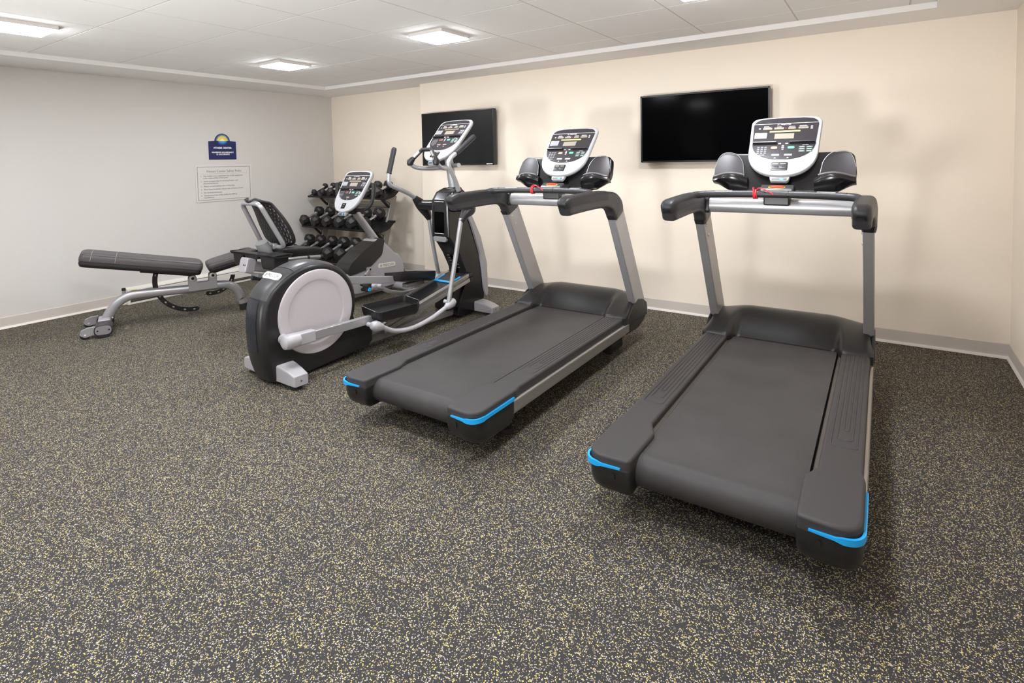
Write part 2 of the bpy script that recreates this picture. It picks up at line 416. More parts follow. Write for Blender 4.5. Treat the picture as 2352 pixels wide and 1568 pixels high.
# televisions
def television(name, label, cx, cz, w, hgt, screen, tagged):
    t = thing(name, label, 'television', (cx, -0.09, cz))
    o2 = lambda p, q, d: (p, d, q)
    mb = MB(); mb.prism(rrect(w / 2, hgt / 2, 0.006), o2, 0.0, 0.045, r=0.004)
    mb.box((0, 0.052, -0.02), (w * 0.72, 0.026, hgt * 0.66), 0.008)
    mb.done('casing', M_TVB, t)
    mb = MB(); b = 0.014
    for sx in (-1, 1): mb.box((sx * (w / 2 - b / 2), -0.001, 0), (b, 0.006, hgt - 0.004), 0.002)
    for sz in (-1, 1): mb.box((0, -0.001, sz * (hgt / 2 - b / 2)), (w - 0.004, 0.006, b), 0.002)
    mb.done('bezel', M_TVB, t)
    mb = MB(); mb.box((0, 0.0, 0), (w - 2 * b + 0.002, 0.003, hgt - 2 * b + 0.002)); mb.done('screen', screen, t)
    mb = MB(); mb.box((0, 0.0765, 0), (0.34, 0.026, 0.30), 0.004); mb.done('wall_bracket', M_RACKB, t)
    if tagged:
        mb = MB(); mb.box((w / 2 - 0.06, -0.0045, -hgt / 2 + 0.012), (0.075, 0.001, 0.007)); mb.done('sticker', M_WHITEP, t, 'small white sticker on the lower bezel')
television('television', 'smaller matte dark grey television on the wall behind the elliptical trainer', 2.326, 1.55, 0.972, 0.568, M_TVM, True)
television('television', 'large glossy black television on the wall between the two treadmills', 4.843, 1.548, 1.002, 0.557, M_TVG, False)

# signs on the left wall (u = +Y, v = +Z, facing +X)
SC = (0.0, -1.312, 1.48)
t = thing('wall_sign', 'navy blue fitness center sign with a yellow sunburst on the grey wall', 'sign', SC)
fs = frame_fn((0.001, 0, 0), (0, 1, 0), (0, 0, 1))
wS, z0, z1 = 0.152, -0.1, 0.098
top = [(wS - 2 * wS * k / 16, z1 + 0.007 * math.sin(PI * k / 16)) for k in range(17)]
mb = MB(); mb.prism([(-wS, z0), (wS, z0)] + top, fs, 0, 0.006, r=0.001); mb.done('panel', M_NAVY, t)
RS = 0.084; zc = z1 + 0.004
mb = MB(); mb.prism([(RS * math.cos(PI * k / 40), zc - 0.002 + RS * math.sin(PI * k / 40)) for k in range(41)] + [(-RS, zc - 0.012), (RS, zc - 0.012)], fs, 0, 0.005, mi=0)
def wedge(a, da, r0, r1, d, mi):
    a0, a1 = a - da, a + da
    pts = [(r0 * math.cos(a0), zc + r0 * math.sin(a0)), (r1 * math.cos(a), zc + r1 * math.sin(a)), (r0 * math.cos(a1), zc + r0 * math.sin(a1))]
    mb.prism(pts, fs, 0.004, d, mi=mi)
NR = 22
for k in range(NR):
    a = PI * (k + 0.5) / NR
    wedge(a, PI / NR * 0.62, 0.050, 0.080, 0.0055, 1)
    wedge(a, PI / NR * 0.75, 0.036, 0.068, 0.0061, 2)
mb.prism([(0.051 * math.cos(PI * k / 30), zc + 0.051 * math.sin(PI * k / 30)) for k in range(31)], fs, 0.004, 0.0060, mi=2)
mb.prism([(0.026 * math.cos(PI * k / 24), zc + 0.022 * math.sin(PI * k / 24)) for k in range(25)], fs, 0.004, 0.0066, mi=3)
for k in range(NR):
    a = -PI * (k + 0.5) / NR
    pts = [(0.022 * math.cos(a - 0.07), zc + 0.018 * math.sin(a - 0.07)), (0.062 * math.cos(a), zc - 0.003 + 0.044 * math.sin(a)), (0.022 * math.cos(a + 0.07), zc + 0.018 * math.sin(a + 0.07))]
    mb.prism(pts[::-1], fs, 0.005, 0.0066, mi=4)
mb.prism([(0.044 * math.cos(PI * k / 24), zc - 0.001 - 0.020 * math.sin(PI * k / 24)) for k in range(25)][::-1], fs, 0.005, 0.0068, mi=4)
mb.prism([(0.024 * math.cos(PI * k / 24), zc - 0.001 - 0.008 * math.sin(PI * k / 24)) for k in range(25)][::-1], fs, 0.005, 0.0070, mi=5)
mb.done('sun_emblem', [M_NAVY, M_SUNB, M_SUNY, M_SUNP, M_SUNL, M_SUNB], t, 'yellow and blue sunburst', wn=False)
mb = MB()
for body, v, sz, sx in (('FITNESS CENTER', 0.026, 0.0265, 1.0), ('MAXIMUM OCCUPANCY', -0.022, 0.0205, 1.06), ('12 OCCUPANTS', -0.044, 0.0205, 1.0)):
    mb.text(body, sz, lambda a, b, c, v=v: fs(a, b + v, c + 0.0066), sx=sx, bold=0.0009)
mb.done('lettering', M_WHITEP, t, wn=False)
t = thing('safety_rules_sign', 'pale framed safety rules notice below the navy sign', 'sign', (0.0, -1.3045, 1.1225))
mb = MB(); mb.prism(rrect(0.313, 0.198, 0.004), fs, 0, 0.006, r=0.001); mb.done('panel', M_SIGNP, t)
mb = MB()
for sx in (-1, 1): mb.box((0.0074, sx * 0.291, 0), (0.001, 0.005, 0.360))
for sz in (-1, 1): mb.box((0.0074, 0, sz * 0.178), (0.001, 0.587, 0.005))
mb.done('border', M_SIGNF, t)
mb = MB()
mb.text('Fitness Center Safety Rules', 0.036, lambda a, b, c: fs(a, b + 0.130, c + 0.0072), sx=0.98)
rl = MB(); rl.box((0.0074, 0, 0.1035), (0.0008, 0.52, 0.0016)); rl.done('rule_line', M_SIGNL, t)
rules = [('1.', ['This facility is not supervised. Use of the equipment', 'is the responsibility of the guest.'], (0.080, 0.058)),
         ('2.', ['Guest is responsible for knowing his/her own', 'physical limitations.'], (0.024, 0.001)),
         ('3.', ['Please, no wet bathing suits or bare feet.'], (-0.030,)), ('4.', ['Please keep breakable objects out of Fitness Center.'], (-0.064,)),
         ('5.', ['No alcoholic beverages.'], (-0.098,)), ('6.', ['Unsupervised use of this facility by children', 'is prohibited.'], (-0.128, -0.151))]
for num, lines, vs in rules:
    mb.text(num, 0.021, lambda a, b, c: fs(a - 0.262, b + vs[0], c + 0.0072), align='LEFT')
    for l, v in zip(lines, vs): mb.text(l, 0.0222, lambda a, b, c, v=v: fs(a - 0.232, b + v, c + 0.0072), align='LEFT', sx=0.94)
mb.done('lettering', M_SIGNL, t, wn=False)
# ------------------------------------------------------------------ shared machine console
def arc_bottom(wt, wm, H, rt, crown=0.006, split=0.44, e=2.3, n=26, low=0.0):
    """closed outline, counter-clockwise from the top centre: flat crowned top, rounded shoulders, deep rounded bottom."""
    right = []
    for k in range(9):
        a = PI / 2 * k / 8
        right.append((wt - rt + rt * math.sin(a), H - rt + rt * math.cos(a)))
    yb = low + (H - low) * split
    for k in range(1, 5): right.append((wt + (wm - wt) * k / 4, (H - rt) + (yb - (H - rt)) * k / 4))
    for k in range(1, n + 1):
        a = PI / 2 * k / n
        right.append((wm * max(0, math.cos(a)) ** (2 / e), yb - (yb - low) * math.sin(a) ** (2 / e)))
    top = [(wt - rt) * k / 5 for k in range(5)]
    pts = [(x, H + crown * (1 - (x / wt) ** 2)) for x in top] + right
    left = [(-x, y) for x, y in pts[::-1] if x > 1e-6]
    out = [p for p in pts + left]
    return out[::-1]
def console(parent, o, tilt, name='console', W=0.185, Wm=0.178, H=0.435, kind='run', depth=0.05):
    """o: bottom centre of the face; tilt: direction of the face's height in the side view (Y, Z)."""
    f = frame_fn(o, (1, 0, 0), (0, tilt[0], tilt[1]))
    out = arc_bottom(W, Wm, H, 0.045)
    def sec(k, d, cy=None):
        cy = H * 0.55
        return [f(x * k, cy + (y - cy) * k, d) for x, y in out]
    mb = MB(); mb.loft([sec(0.62, -depth - 0.012), sec(0.86, -depth), sec(0.975, -depth * 0.6), sec(1.0, -depth * 0.35), sec(1.0, -0.012), sec(0.992, -0.004), sec(0.972, 0.0)])
    c = mb.done(name, M_CONS, parent, ang=50)
    low = 0.112 if kind != 'bike' else 0.125
    pan = arc_bottom(W - 0.016, Wm - 0.016, H - 0.014, 0.05, split=0.42, low=low)
    mb = MB(); mb.prism(pan, f, -0.003, 0.0018, r=0.0008, seg=1, ra=False); mb.done('face_panel', M_PANEL, c, 'dark glossy face panel')
    yb = H - 0.052
    band = [(x, y) for x, y in pan if y > yb + 0.0035]
    xm = max(x for x, y in pan if abs(y - yb) < 0.03) - 0.001
    # header band above the white divider
    hb = [p for p in band]
    mb = MB(); mb.prism([(x * 0.985, y - 0.003) for x, y in hb] , f, 0.0016, 0.0026); mb.done('header_band', M_PANEL2, c)
    mb = MB(); mb.prism([(-xm, yb - 0.0012), (xm, yb - 0.0012), (xm, yb + 0.0012), (-xm, yb + 0.0012)], f, 0.0014, 0.0028); mb.done('divider_line', M_KEYS, c)
    def rect(m, x, y, w, h, d0=0.0014, d1=0.0028, r=0.0015, mi=0, sh=0.0):
        m.prism([(x + p[0] + sh * p[1], y + p[1]) for p in rrect(w / 2, h / 2, r, 3)], f, d0, d1, mi=mi)
    def solo(nm, m, x, y, w, h, label=None, **k):
        q = MB(); rect(q, x, y, w, h, **k); return q.done(nm, m, c, label, wn=False)
    q = MB(); q.text('PRECOR', 0.0125, lambda a, b, d: f(a, b + H - 0.0605, d + 0.0026), sx=1.18, shear=0.25)
    for k in range(3): q.prism([(-0.036 - 0.004 * k, H - 0.0645), (-0.0345 - 0.004 * k, H - 0.0645), (-0.0325 - 0.004 * k, H - 0.0565), (-0.034 - 0.004 * k, H - 0.0565)], f, 0.0016, 0.0026)
    q.done('logo', M_KEYS, c, wn=False)
    y1 = H - 0.089
    for x, w in ((-0.092, 0.048), (-0.032, 0.050), (0.035, 0.038), (0.093, 0.050)): solo('readout_window', M_LCD, x, y1, w, 0.0145)
    q = MB()
    for x, w in ((-0.096, 0.036), (-0.100, 0.026), (-0.032, 0.024), (0.035, 0.030), (0.093, 0.040)):
        rect(q, x, y1 + (0.0125 if abs(x + 0.1) > 0.002 else 0.0175), w, 0.0022, r=0)
    rect(q, 0.090, y1 + 0.0165, 0.034, 0.0022, r=0)
    q.done('caption_lettering', M_KEYS, c, wn=False)
    for x, y in ((-0.135, y1 + 0.004), (0.135, y1 + 0.010), (0.135, y1 - 0.004)):
        q = MB(); rect(q, x, y, 0.010, 0.004, r=0.001); rect(q, x, y - 0.005, 0.012, 0.0016, r=0); q.done('icon_key', M_KEYS, c, wn=False)
    if kind == 'run': solo('heart_light', M_RED, 0.004, y1, 0.006, 0.006, r=0.0025)
    solo('message_window', M_LCDY if kind == 'run' else M_LCD, 0.0, H - 0.113, 0.158, 0.0105)
    solo('center_display', M_LCD, 0.0, H - 0.150, 0.100, 0.039)
    solo('sticker', mat('sticker_grey', (150, 149, 154), 0.5), -0.124, H - 0.142, 0.066, 0.044)
    solo('sticker_tab', M_YEL, -0.146, H - 0.1215, 0.020, 0.005)
    if kind != 'run':
        q = MB(); rnd = random.Random(3)
        for a in range(4):
            for b in range(4): rect(q, 0.108 + 0.012 * a + 0.003 * b, H - 0.165 + 0.011 * b, 0.006, 0.003 + 0.003 * rnd.random(), r=0)
        q.done('chart_print', M_KEYS, c, wn=False)
    # two reading ledges that stand out from the face
    yl = H - 0.205
    for s in (-1, 1):
        q = MB(); x0, x1 = 0.034, Wm - 0.018
        t = [f(s * a, b, d) for a, b, d in ((x0, yl + 0.016, 0.001), (x1 - 0.016, yl + 0.016, 0.001), (x1, yl, 0.001), (x0 - 0.002, yl, 0.001),
                                          (x0, yl + 0.012, 0.004), (x1 - 0.018, yl + 0.012, 0.004), (x1 - 0.003, yl + 0.002, 0.020), (x0, yl + 0.002, 0.020),
                                          (x1 - 0.003, yl - 0.003, 0.019), (x0, yl - 0.003, 0.019))]
        b = bmesh.new(); v = [b.verts.new(p) for p in t]
        for fc in ((0, 1, 5, 4), (4, 5, 6, 7), (7, 6, 8, 9), (9, 8, 2, 3), (1, 2, 8, 6, 5), (0, 4, 7, 9, 3)):
            b.faces.new([v[i] for i in fc])
        bmesh.ops.recalc_face_normals(b, faces=b.faces); q.merge(b); q.done('reading_ledge', M_BLACK, c)
    yk = H - 0.232
    q = MB()
    for a in range(3):
        for b in range(4): rect(q, -0.126 + 0.019 * a, yk - 0.0145 * b, 0.0125, 0.0075, r=0.002)
    rect(q, -0.103, yk - 0.058, 0.03, 0.006, r=0.002)
    q.done('keypad', mat('keypad_grey', (128, 126, 130), 0.4), c, wn=False)
    def ring(nm, m, x, y, w, h, fill):
        q = MB(); rect(q, x, y, w, h, d1=0.0026, r=min(w, h) * 0.49); rect(q, x, y, w - 0.006, h - 0.006, d1=0.0032, r=min(w, h) * 0.3, mi=1)
        q.done(nm, [m, fill], c, wn=False)
    ring('stop_key', M_ORANGE, -0.044, yk - 0.004, 0.033, 0.017, M_PANEL if kind != 'run' else mat('stop_fill', (190, 170, 158), 0.4))
    ring('start_key', M_GREEN, 0.042, yk - 0.004, 0.035, 0.018, mat('start_fill', (120, 170, 160), 0.4))
    q = MB(); rect(q, 0, yk - 0.003, 0.012, 0.010, r=0.002)
    for s in (-1, 1): q.prism([(-0.006, yk - 0.003 + s * 0.012), (0.006, yk - 0.003 + s * 0.012), (0, yk - 0.003 + s * 0.018)][::s], f, 0.0014, 0.0028)
    rect(q, -0.018, yk + 0.026, 0.014, 0.006); rect(q, 0.018, yk + 0.026, 0.014, 0.006)
    q.done('arrow_keys', M_KEYS, c, wn=False)
    q = MB()
    for a in range(2):
        for b in range(3): rect(q, 0.096 + 0.037 * a, yk - 0.002 - 0.0155 * b, 0.031, 0.009, r=0.003)
    q.done('workout_keys', mat('workout_key_green', (86, 122, 108), 0.4), c, wn=False)
    q = MB()
    for a in range(2):
        for b in range(3): rect(q, 0.096 + 0.037 * a, yk - 0.001 - 0.0155 * b, 0.02, 0.004, d1=0.0032, r=0.0015)
    rect(q, 0.112, yk + 0.011, 0.03, 0.002, r=0)
    q.done('workout_key_print', M_KEYS, c, wn=False)
    for x in ((-0.033, 0.031) if kind != 'bike' else (0.0,)): solo('small_readout', M_LCD if kind != 'run' else mat('readout_pale', (176, 172, 172), 0.4), x, yk - 0.058, 0.039, 0.0125)
    q = MB()
    for x in ((-0.033, 0.031) if kind != 'bike' else (0.0,)): q.prism([(x - 0.006, yk - 0.082), (x + 0.006, yk - 0.082), (x, yk - 0.073)], f, 0.0014, 0.0026)
    q.done('pictogram', M_KEYS, c, wn=False)
    # speed / resistance rocker on the pale lower lip
    ws = 0.042 if kind != 'bike' else 0.026
    q = MB(); q.prism(rrect(ws, 0.028, 0.006), lambda a, b, d: f(a - 0.006, b + 0.064, d), -0.004, 0.004, r=0.002, ra=False)
    q.done('rocker_switch', M_BLACKG, c)
    q = MB()
    for s in ((-1, 1) if kind != 'bike' else (0,)):
        q.prism(rrect(0.0175, 0.010, 0.003), lambda a, b, d, s=s: f(a - 0.006 + s * 0.019, b + 0.056, d), 0.002, 0.0062, r=0.001, ra=False)
        q.prism(rrect(0.014, 0.003, 0.001), lambda a, b, d, s=s: f(a - 0.006 + s * 0.019, b + 0.079, d), 0.002, 0.0050, mi=1)
        q.prism([(-0.005 + s * 0.019 - 0.006, 0.060), (s * 0.019 - 0.006, 0.053), (0.005 + s * 0.019 - 0.006, 0.060)], f, 0.004, 0.0068, mi=2)
    q.done('rocker_keys', [M_CHARL, M_LCD, M_RUB], c, wn=False)
    # socket tab under the console
    q = MB(); q.prism([(-0.052, 0.012), (-0.045, -0.020), (-0.036, -0.028), (0.036, -0.028), (0.045, -0.020), (0.052, 0.012)], f, -0.036, -0.014, r=0.003)
    q.done('socket_tab', M_CONS, c)
    q = MB(); q.prism(rrect(0.038, 0.0085, 0.004), lambda a, b, d: f(a, b - 0.016, d), -0.016, -0.0132); q.prism(rrect(0.010, 0.006, 0.001), lambda a, b, d: f(a + 0.012, b - 0.016, d), -0.0135, -0.0125, mi=1)
    q.done('socket', [M_CHARL, M_SUNL], c, wn=False)
    return c

# ------------------------------------------------------------------ treadmill  (X across, Y forward from the rear edge, Z up)
def sm(t): t = max(0.0, min(1.0, t)); return t * t * (3 - 2 * t)
def treadmill(label):
    R = thing('treadmill', label, 'treadmill')
    # running deck and lower frame
    mb = MB(); mb.box((0, 1.06, 0.168), (0.60, 1.66, 0.07), 0.008); mb.box((0, 1.1, 0.115), (0.52, 1.5, 0.05), 0.01)
    mb.done('deck_frame', M_RUB, R)
    for s in (-1, 1):
        mb = MB(); mb.box((s * 0.340, 1.05, 0.185), (0.13, 1.5, 0.079), 0.004); mb.done('deck_edge', M_DECK, R)
    for s in (-1, 1):
        mb = MB(); mb.rod((s * 0.33, 0.42, 0.0), (s * 0.33, 0.42, 0.155), 0.018); mb.lathe([(0.0, 0), (0.036, 0), (0.038, 0.006), (0.034, 0.022), (0.02, 0.03)], (s * 0.33, 0.42, 0.0), (0, 0, 1), 24)
        mb.done('foot', M_RUB, R)
        mb = MB(); mb.box((s * 0.32, 1.72, 0.075), (0.06, 0.2, 0.13), 0.01); mb.lathe([(0.0, -0.02), (0.038, -0.02), (0.04, -0.014), (0.04, 0.014), (0.038, 0.02), (0, 0.02)], (s * 0.32, 1.66, 0.04), (1, 0, 0), 24)
        mb.done('front_wheel', M_RUB, R)
    # belt
    r = 0.058; yr, zt = 0.165, 0.233
    loop = [(1.82, zt)] + [(yr + (1.82 - yr) * k / 14, zt) for k in range(13, -1, -1)] + [(yr - r * math.sin(a), zt - r + r * math.cos(a)) for a in [PI * k / 14 for k in range(1, 15)]] + [(1.82, zt - 2 * r)]
    mb = MB(); hw = 0.269
    mb.loft([[V(x, y, z) for y, z in loop] for x in (-hw, -hw + 0.004, hw - 0.004, hw)])
    mb.done('running_belt', M_BELT, R, 'dark woven running belt')
    # foot rails with rounded rear caps
    def rail(s):
        out = fillet([(0.432, 0.045), (0.262, 0.058), (0.257, 0.30), (0.292, 0.375), (0.292, 1.72), (0.422, 1.72), (0.424, 0.40), (0.432, 0.36)],
                     [0.10, 0.02, 0.05, 0.05, 0, 0, 0.05, 0.05], 8, True)
        mb = MB(); mb.prism(out, fXY, 0.212, 0.2515, r=0.011, seg=4, ra=False)
        # raised nested U ribs
        for k, (xa, xb, y0) in enumerate(((0.316, 0.400, 0.56), (0.334, 0.384, 0.62), (0.351, 0.368, 0.70))):
            u = fillet([(xa, 1.66, 0.2515), (xa, y0, 0.2515), (xb, y0, 0.2515), (xb, 1.66, 0.2515)], 0.012, 5)
            mb.sweep(u, [(0.0042, -0.001), (0.0020, 0.0021), (-0.0020, 0.0021), (-0.0042, -0.001)])
        if s < 0: mb.mirror_only()
        rl = mb.done('foot_rail', M_RAIL, R)
    def mirror_only(self):
        bmesh.ops.scale(self.bm, vec=Vector((-1, 1, 1)), verts=self.bm.verts); bmesh.ops.reverse_faces(self.bm, faces=self.bm.faces); return self
    MB.mirror_only = mirror_only
    for s in (1, -1):
        rail(s)
        # lower rear cap, curving under
        out = fillet([(0.434, 0.043), (0.260, 0.057), (0.262, 0.16), (0.30, 0.335), (0.434, 0.345)], [0.10, 0.018, 0.02, 0, 0], 10, True)
        cx, cy = 0.36, 0.22
        def sc(k, z, ky=None): return [V(cx + (x - cx) * k, cy + (y - cy) * (ky or k), z) for x, y in out]
        mb = MB(); mb.loft([sc(0.72, 0.094, 0.55), sc(0.86, 0.102, 0.74), sc(0.95, 0.122, 0.88), sc(0.99, 0.150, 0.965), sc(1.0, 0.18, 1.0), sc(1.0, 0.208, 1.0), sc(0.985, 0.2125, 0.985)])
        mb.lathe([(0.0, 0.0), (0.006, 0.0), (0.006, 0.01), (0, 0.01)], (0.325, 0.047, 0.178), (0, 1, 0), 12)
        if s < 0: mb.mirror_only()
        cap = mb.done('rear_cap', M_BLACK, R)
        mb = MB(); mb.prism(rrect(0.007, 0.012, 0.0065), lambda a, b, d: V(a + 0.322, d, b + 0.185), 0.046, 0.056)
        if s < 0: mb.mirror_only()
        mb.done('cap_slot', M_TVB, cap)
        # blue corner stripe
        path = [p for p in fillet([(0.4345, 0.335, 0.2195), (0.4345, 0.0425, 0.2195), (0.296, 0.0535, 0.2195)], 0.10, 14)]
        path = [Vector((q.x, q.y, 0.218)) for q in path]
        n = len(path); scl = [(1.0, min(1.0, 0.25 + 4.0 * (n - 1 - i) / n) if i > n * 0.7 else (0.75 if i < 2 else 1.0)) for i in range(n)]
        mb = MB(); mb.sweep(path, [(0.0022, -0.0098), (0.0022, 0.0098), (-0.006, 0.0098), (-0.006, -0.0098)], scale=scl)
        if s < 0: mb.mirror_only()
        mb.done('blue_stripe', M_BLUE, R, 'bright blue corner stripe')
        # silver side beam
        mb = MB(); mb.prism([(a + 0.416, b + 0.176) for a, b in rrect(0.021, 0.034, 0.014)], lambda p, q, d: (p, d, q), 0.335, 1.725, r=0.001)
        if s < 0: mb.mirror_only()
        mb.done('side_beam', M_SILVB, R, 'brushed silver side beam')
    # motor hood: central hump between two arms that run back over the rails
    NX, NV = 61, 18; rows = []
    for i in range(NX):
        x = -0.436 + 0.872 * i / (NX - 1); ax = abs(x)
        k = sm((ax - 0.235) / 0.075)                          # 0 centre, 1 arm
        y0 = 1.715 + (1.640 - 1.715) * sm((ax - 0.258) / 0.035) + 0.012 * sm((ax - 0.30) / 0.13)
        zb = 0.238 + 0.015 * sm((ax - 0.262) / 0.03)
        ht = 0.366 - 0.030 * sm((ax - 0.20) / 0.23)
        if ax > 0.405: ht -= 0.05 * ((ax - 0.405) / 0.031) ** 2
        row = []
        for j in range(NV + 1):
            t = j / NV
            if t < 0.8:
                u = t / 0.8; y = y0 + (1.975 - y0) * u
                cen = math.sin(u * PI / 2) ** 1.15; arm = math.sin(u * PI / 2) ** 0.80
                z = zb + (ht - zb) * (cen * (1 - k) + arm * k)
            else:
                u = (t - 0.8) / 0.2; a = u * PI / 2
                y = 1.975 + 0.085 * math.sin(a); z = ht - 0.10 * (1 - math.cos(a))
            row.append(V(x, y, z))
        rows.append(row)
    mb = MB(); full = []
    for row in rows: full.append([V(row[0].x, row[0].y + 0.002, 0.205)] + row + [V(row[-1].x, row[-1].y, 0.205)])
    mb.loft(full)
    mb.done('motor_hood', M_BLACK, R, ang=60)
    # front shroud below the hood
    mb = MB()
    prof = fillet([(1.69, 0.212), (1.69, 0.135), (1.90, 0.130), (2.02, 0.165), (2.066, 0.235), (2.060, 0.275), (2.02, 0.270), (1.74, 0.240)], [0, 0.01, 0.1, 0.05, 0.03, 0.01, 0.01, 0.01], 6, True)
    mb.prism(prof, fYZ, -0.436, 0.436, r=0.012)
    mb.done('front_shroud', M_BLACK, R)
    for s in (1, -1):
        mb = MB(); prof = fillet([(1.70, 0.205), (1.712, 0.252), (1.80, 0.305), (1.895, 0.336), (1.98, 0.318), (2.050, 0.280), (2.062, 0.230), (2.035, 0.190)], [0, 0.01, 0.03, 0.02, 0.05, 0.03, 0.02, 0], 5, True)
        mb.prism(prof, fYZ, 0.425, 0.4405, r=0.005); mb.lathe([(0.0, 0), (0.005, 0), (0.005, 0.002), (0, 0.002)], (0.4405, 1.86, 0.262), (1, 0, 0), 12)
        if s < 0: mb.mirror_only()
        mb.done('side_cover', M_BLACK, R)
        # upright
        bot, top = V(0.411, 1.955, 0.262), V(0.411, 1.575, 0.965)
        ax = (top - bot).normalized(); fwd = V(1, 0, 0).cross(ax) * -1
        secp = rrect(0.0255, 0.078, 0.009, 3)
        mb = MB(); sec = []
        for p in (bot, top): sec.append([p + V(1, 0, 0) * a + fwd * (-b) for a, b in secp])
        mb.loft(sec)
        rear = -fwd
        for f_ in list(mb.bm.faces):
            if f_.calc_center_median() and (f_.normal.dot(V(0, -0.88, -0.47)) > 0.7): f_.material_index = 1
        mb.bm.normal_update()
        for f_ in mb.bm.faces:
            if f_.normal.dot(V(0, -0.88, -0.47)) > 0.72: f_.material_index = 1  # rear-facing faces take the darker grey
        for dz, dy in ((0.885, -0.035), (0.905, 0.028), (0.80, -0.028)):
            c = bot + ax * (dz / ax.z * 0.95 - 0.06) ; c = bot + ax * ((dz - 0.0) / 1.0 * 0.86)
            mb.lathe([(0.0, 0.0), (0.009, 0.0), (0.009, 0.003), (0.006, 0.006), (0, 0.006)], c + fwd * dy + V(-0.0255, 0, 0), (-1, 0, 0), 12, mi=2)
        mb.lathe([(0.0, 0.0), (0.009, 0.0), (0.009, 0.003), (0.006, 0.006), (0, 0.006)], bot + ax * 0.085 - fwd * 0.078 + V(-0.005, 0, 0), -fwd, 12, mi=2)
        if s < 0: mb.mirror_only()
        mb.done('upright', [M_SILV, M_DARKMET, M_BOLT], R)
        # hand rail arm and its collar
        path = [V(0.398, 0.897, 1.046), V(0.398, 0.901, 1.049), V(0.398, 0.908, 1.053), V(0.398, 0.922, 1.056)] + cr([(0.398, 0.945, 1.058), (0.398, 1.05, 1.062), (0.400, 1.24, 1.066), (0.404, 1.40, 1.062), (0.408, 1.50, 1.040), (0.411, 1.558, 0.995), (0.411, 1.582, 0.950)], 6)
        n = len(path); scl = []
        for i in range(n):
            t = i / (n - 1)
            a, b = 1.0, 1.0
            if i < 4: a = b = (0.50, 0.74, 0.89, 0.97)[i]
            if t > 0.55: b = 1.0 + 0.45 * sm((t - 0.55) / 0.3)
            if t > 0.9: a = 1.0 - 0.12 * (t - 0.9) / 0.1
            scl.append((a, b))
        mb = MB(); mb.sweep(path, rrect(0.036, 0.052, 0.022, 6), scale=scl)
        if s < 0: mb.mirror_only()
        mb.done('arm', M_CHARL, R, ang=50)
        mb = MB(); gp = path[:int(n * 0.58)]
        gs = [(1.04 * scl[i][0], 1.04 * scl[i][1]) for i in range(len(gp))]
        mb.sweep(gp, [(0.0362, -0.004), (0.0362, 0.028)] + [(0.0142 + 0.022 * math.cos(a), 0.030 + 0.022 * math.sin(a)) for a in [PI / 2 * k / 5 for k in range(1, 6)]] +
                 [(-0.0142 - 0.022 * math.sin(a), 0.030 + 0.022 * math.cos(a)) for a in [PI / 2 * k / 5 for k in range(0, 5)]] + [(-0.0362, 0.028), (-0.0362, -0.004)], scale=gs)
        if s < 0: mb.mirror_only()
        mb.done('arm_pad', M_CHAR, R, ang=50)
        mb = MB(); c = bot + ax * 0.795
        mb.loft([[c + ax * d + V(1, 0, 0) * a * k + fwd * (-b) * k for a, b in secp] for d, k in ((-0.05, 0.9), (-0.012, 0.97), (0.03, 1.08))])
        if s < 0: mb.mirror_only()
        mb.done('arm_collar', M_BLACK, R)
    # grip bar with two metal pulse grips
    bar = cr([(-0.402, 1.20, 1.082), (-0.385, 1.265, 1.104), (-0.345, 1.315, 1.112), (-0.20, 1.362, 1.114), (0, 1.385, 1.115), (0.20, 1.362, 1.114), (0.345, 1.315, 1.112), (0.385, 1.265, 1.104), (0.402, 1.20, 1.082)], 6)
    mb = MB(); mb.tube(bar, 0.0195, 16); mb.done('grip_bar', M_CHARL, R)
    for x0 in (-0.235, 0.235):
        pp = [p for p in bar if abs(p.x - x0) < 0.06]
        mb = MB(); mb.sweep(pp, [(0.011, 0.0145), (0.010, 0.0185), (0.004, 0.0208), (-0.004, 0.0208), (-0.010, 0.0185), (-0.011, 0.0145)]); mb.done('pulse_grip', M_SILVB, R, 'silver pulse grip')
    for x in (-0.335, 0.06, 0.335):
        q = min(bar, key=lambda p: abs(p.x - x)); mb = MB(); mb.rod(q - V(0.0015, 0, 0), q + V(0.0015, 0, 0), 0.0201, 16); mb.done('bar_joint', M_TVB, R)
    # crossbar, neck and stop button
    mb = MB(); mb.prism([(a + 1.515, b + 1.040) for a, b in ell(0.026, 0.041, 24)], fYZ, -0.385, 0.385); mb.done('crossbar', M_SILV, R, 'silver crossbar')
    for s in (-1, 1):
        mb = MB(); mb.prism([(a + 1.515, b + 1.040) for a, b in rrect(0.03, 0.046, 0.02)], fYZ, s * 0.352, s * 0.395, r=0.004); mb.done('crossbar_socket', M_BLACK, R)
    mb = MB(); mb.box((0, 1.505, 1.075), (0.126, 0.09, 0.052), 0.008); mb.loft([[V(sx * w, y, z) for sx, y in ((-1, ya), (1, ya), (1, yb), (-1, yb))] for z, w, ya, yb in ((1.095, 0.055, 1.47, 1.57), (1.128, 0.075, 1.45, 1.62), (1.14, 0.072, 1.46, 1.62))])
    mb.done('console_neck', M_BLACK, R)
    mb = MB(); fb = frame_fn((0, 1.478, 1.146), (1, 0, 0), (0, 0.86, 0.5))
    mb.prism(rrect(0.082, 0.030, 0.012), fb, -0.022, -0.002, r=0.006, ra=False); mb.done('stop_base', M_CHARL, R)
    mb = MB(); mb.prism(ell(0.042, 0.0135, 28), fb, -0.004, 0.002, r=0.0015, ra=False, mi=1); mb.prism(ell(0.037, 0.0095, 28), fb, 0.0, 0.008, r=0.003, ra=False)
    mb.done('stop_button', [M_RED, M_YEL], R, 'red stop button in a yellow ring')
    # cup tray: a wide dark body with two pods
    f = frame_fn((0, 1.575, 1.12), (1, 0, 0), (0, 0.42, 0.907))
    outl = []
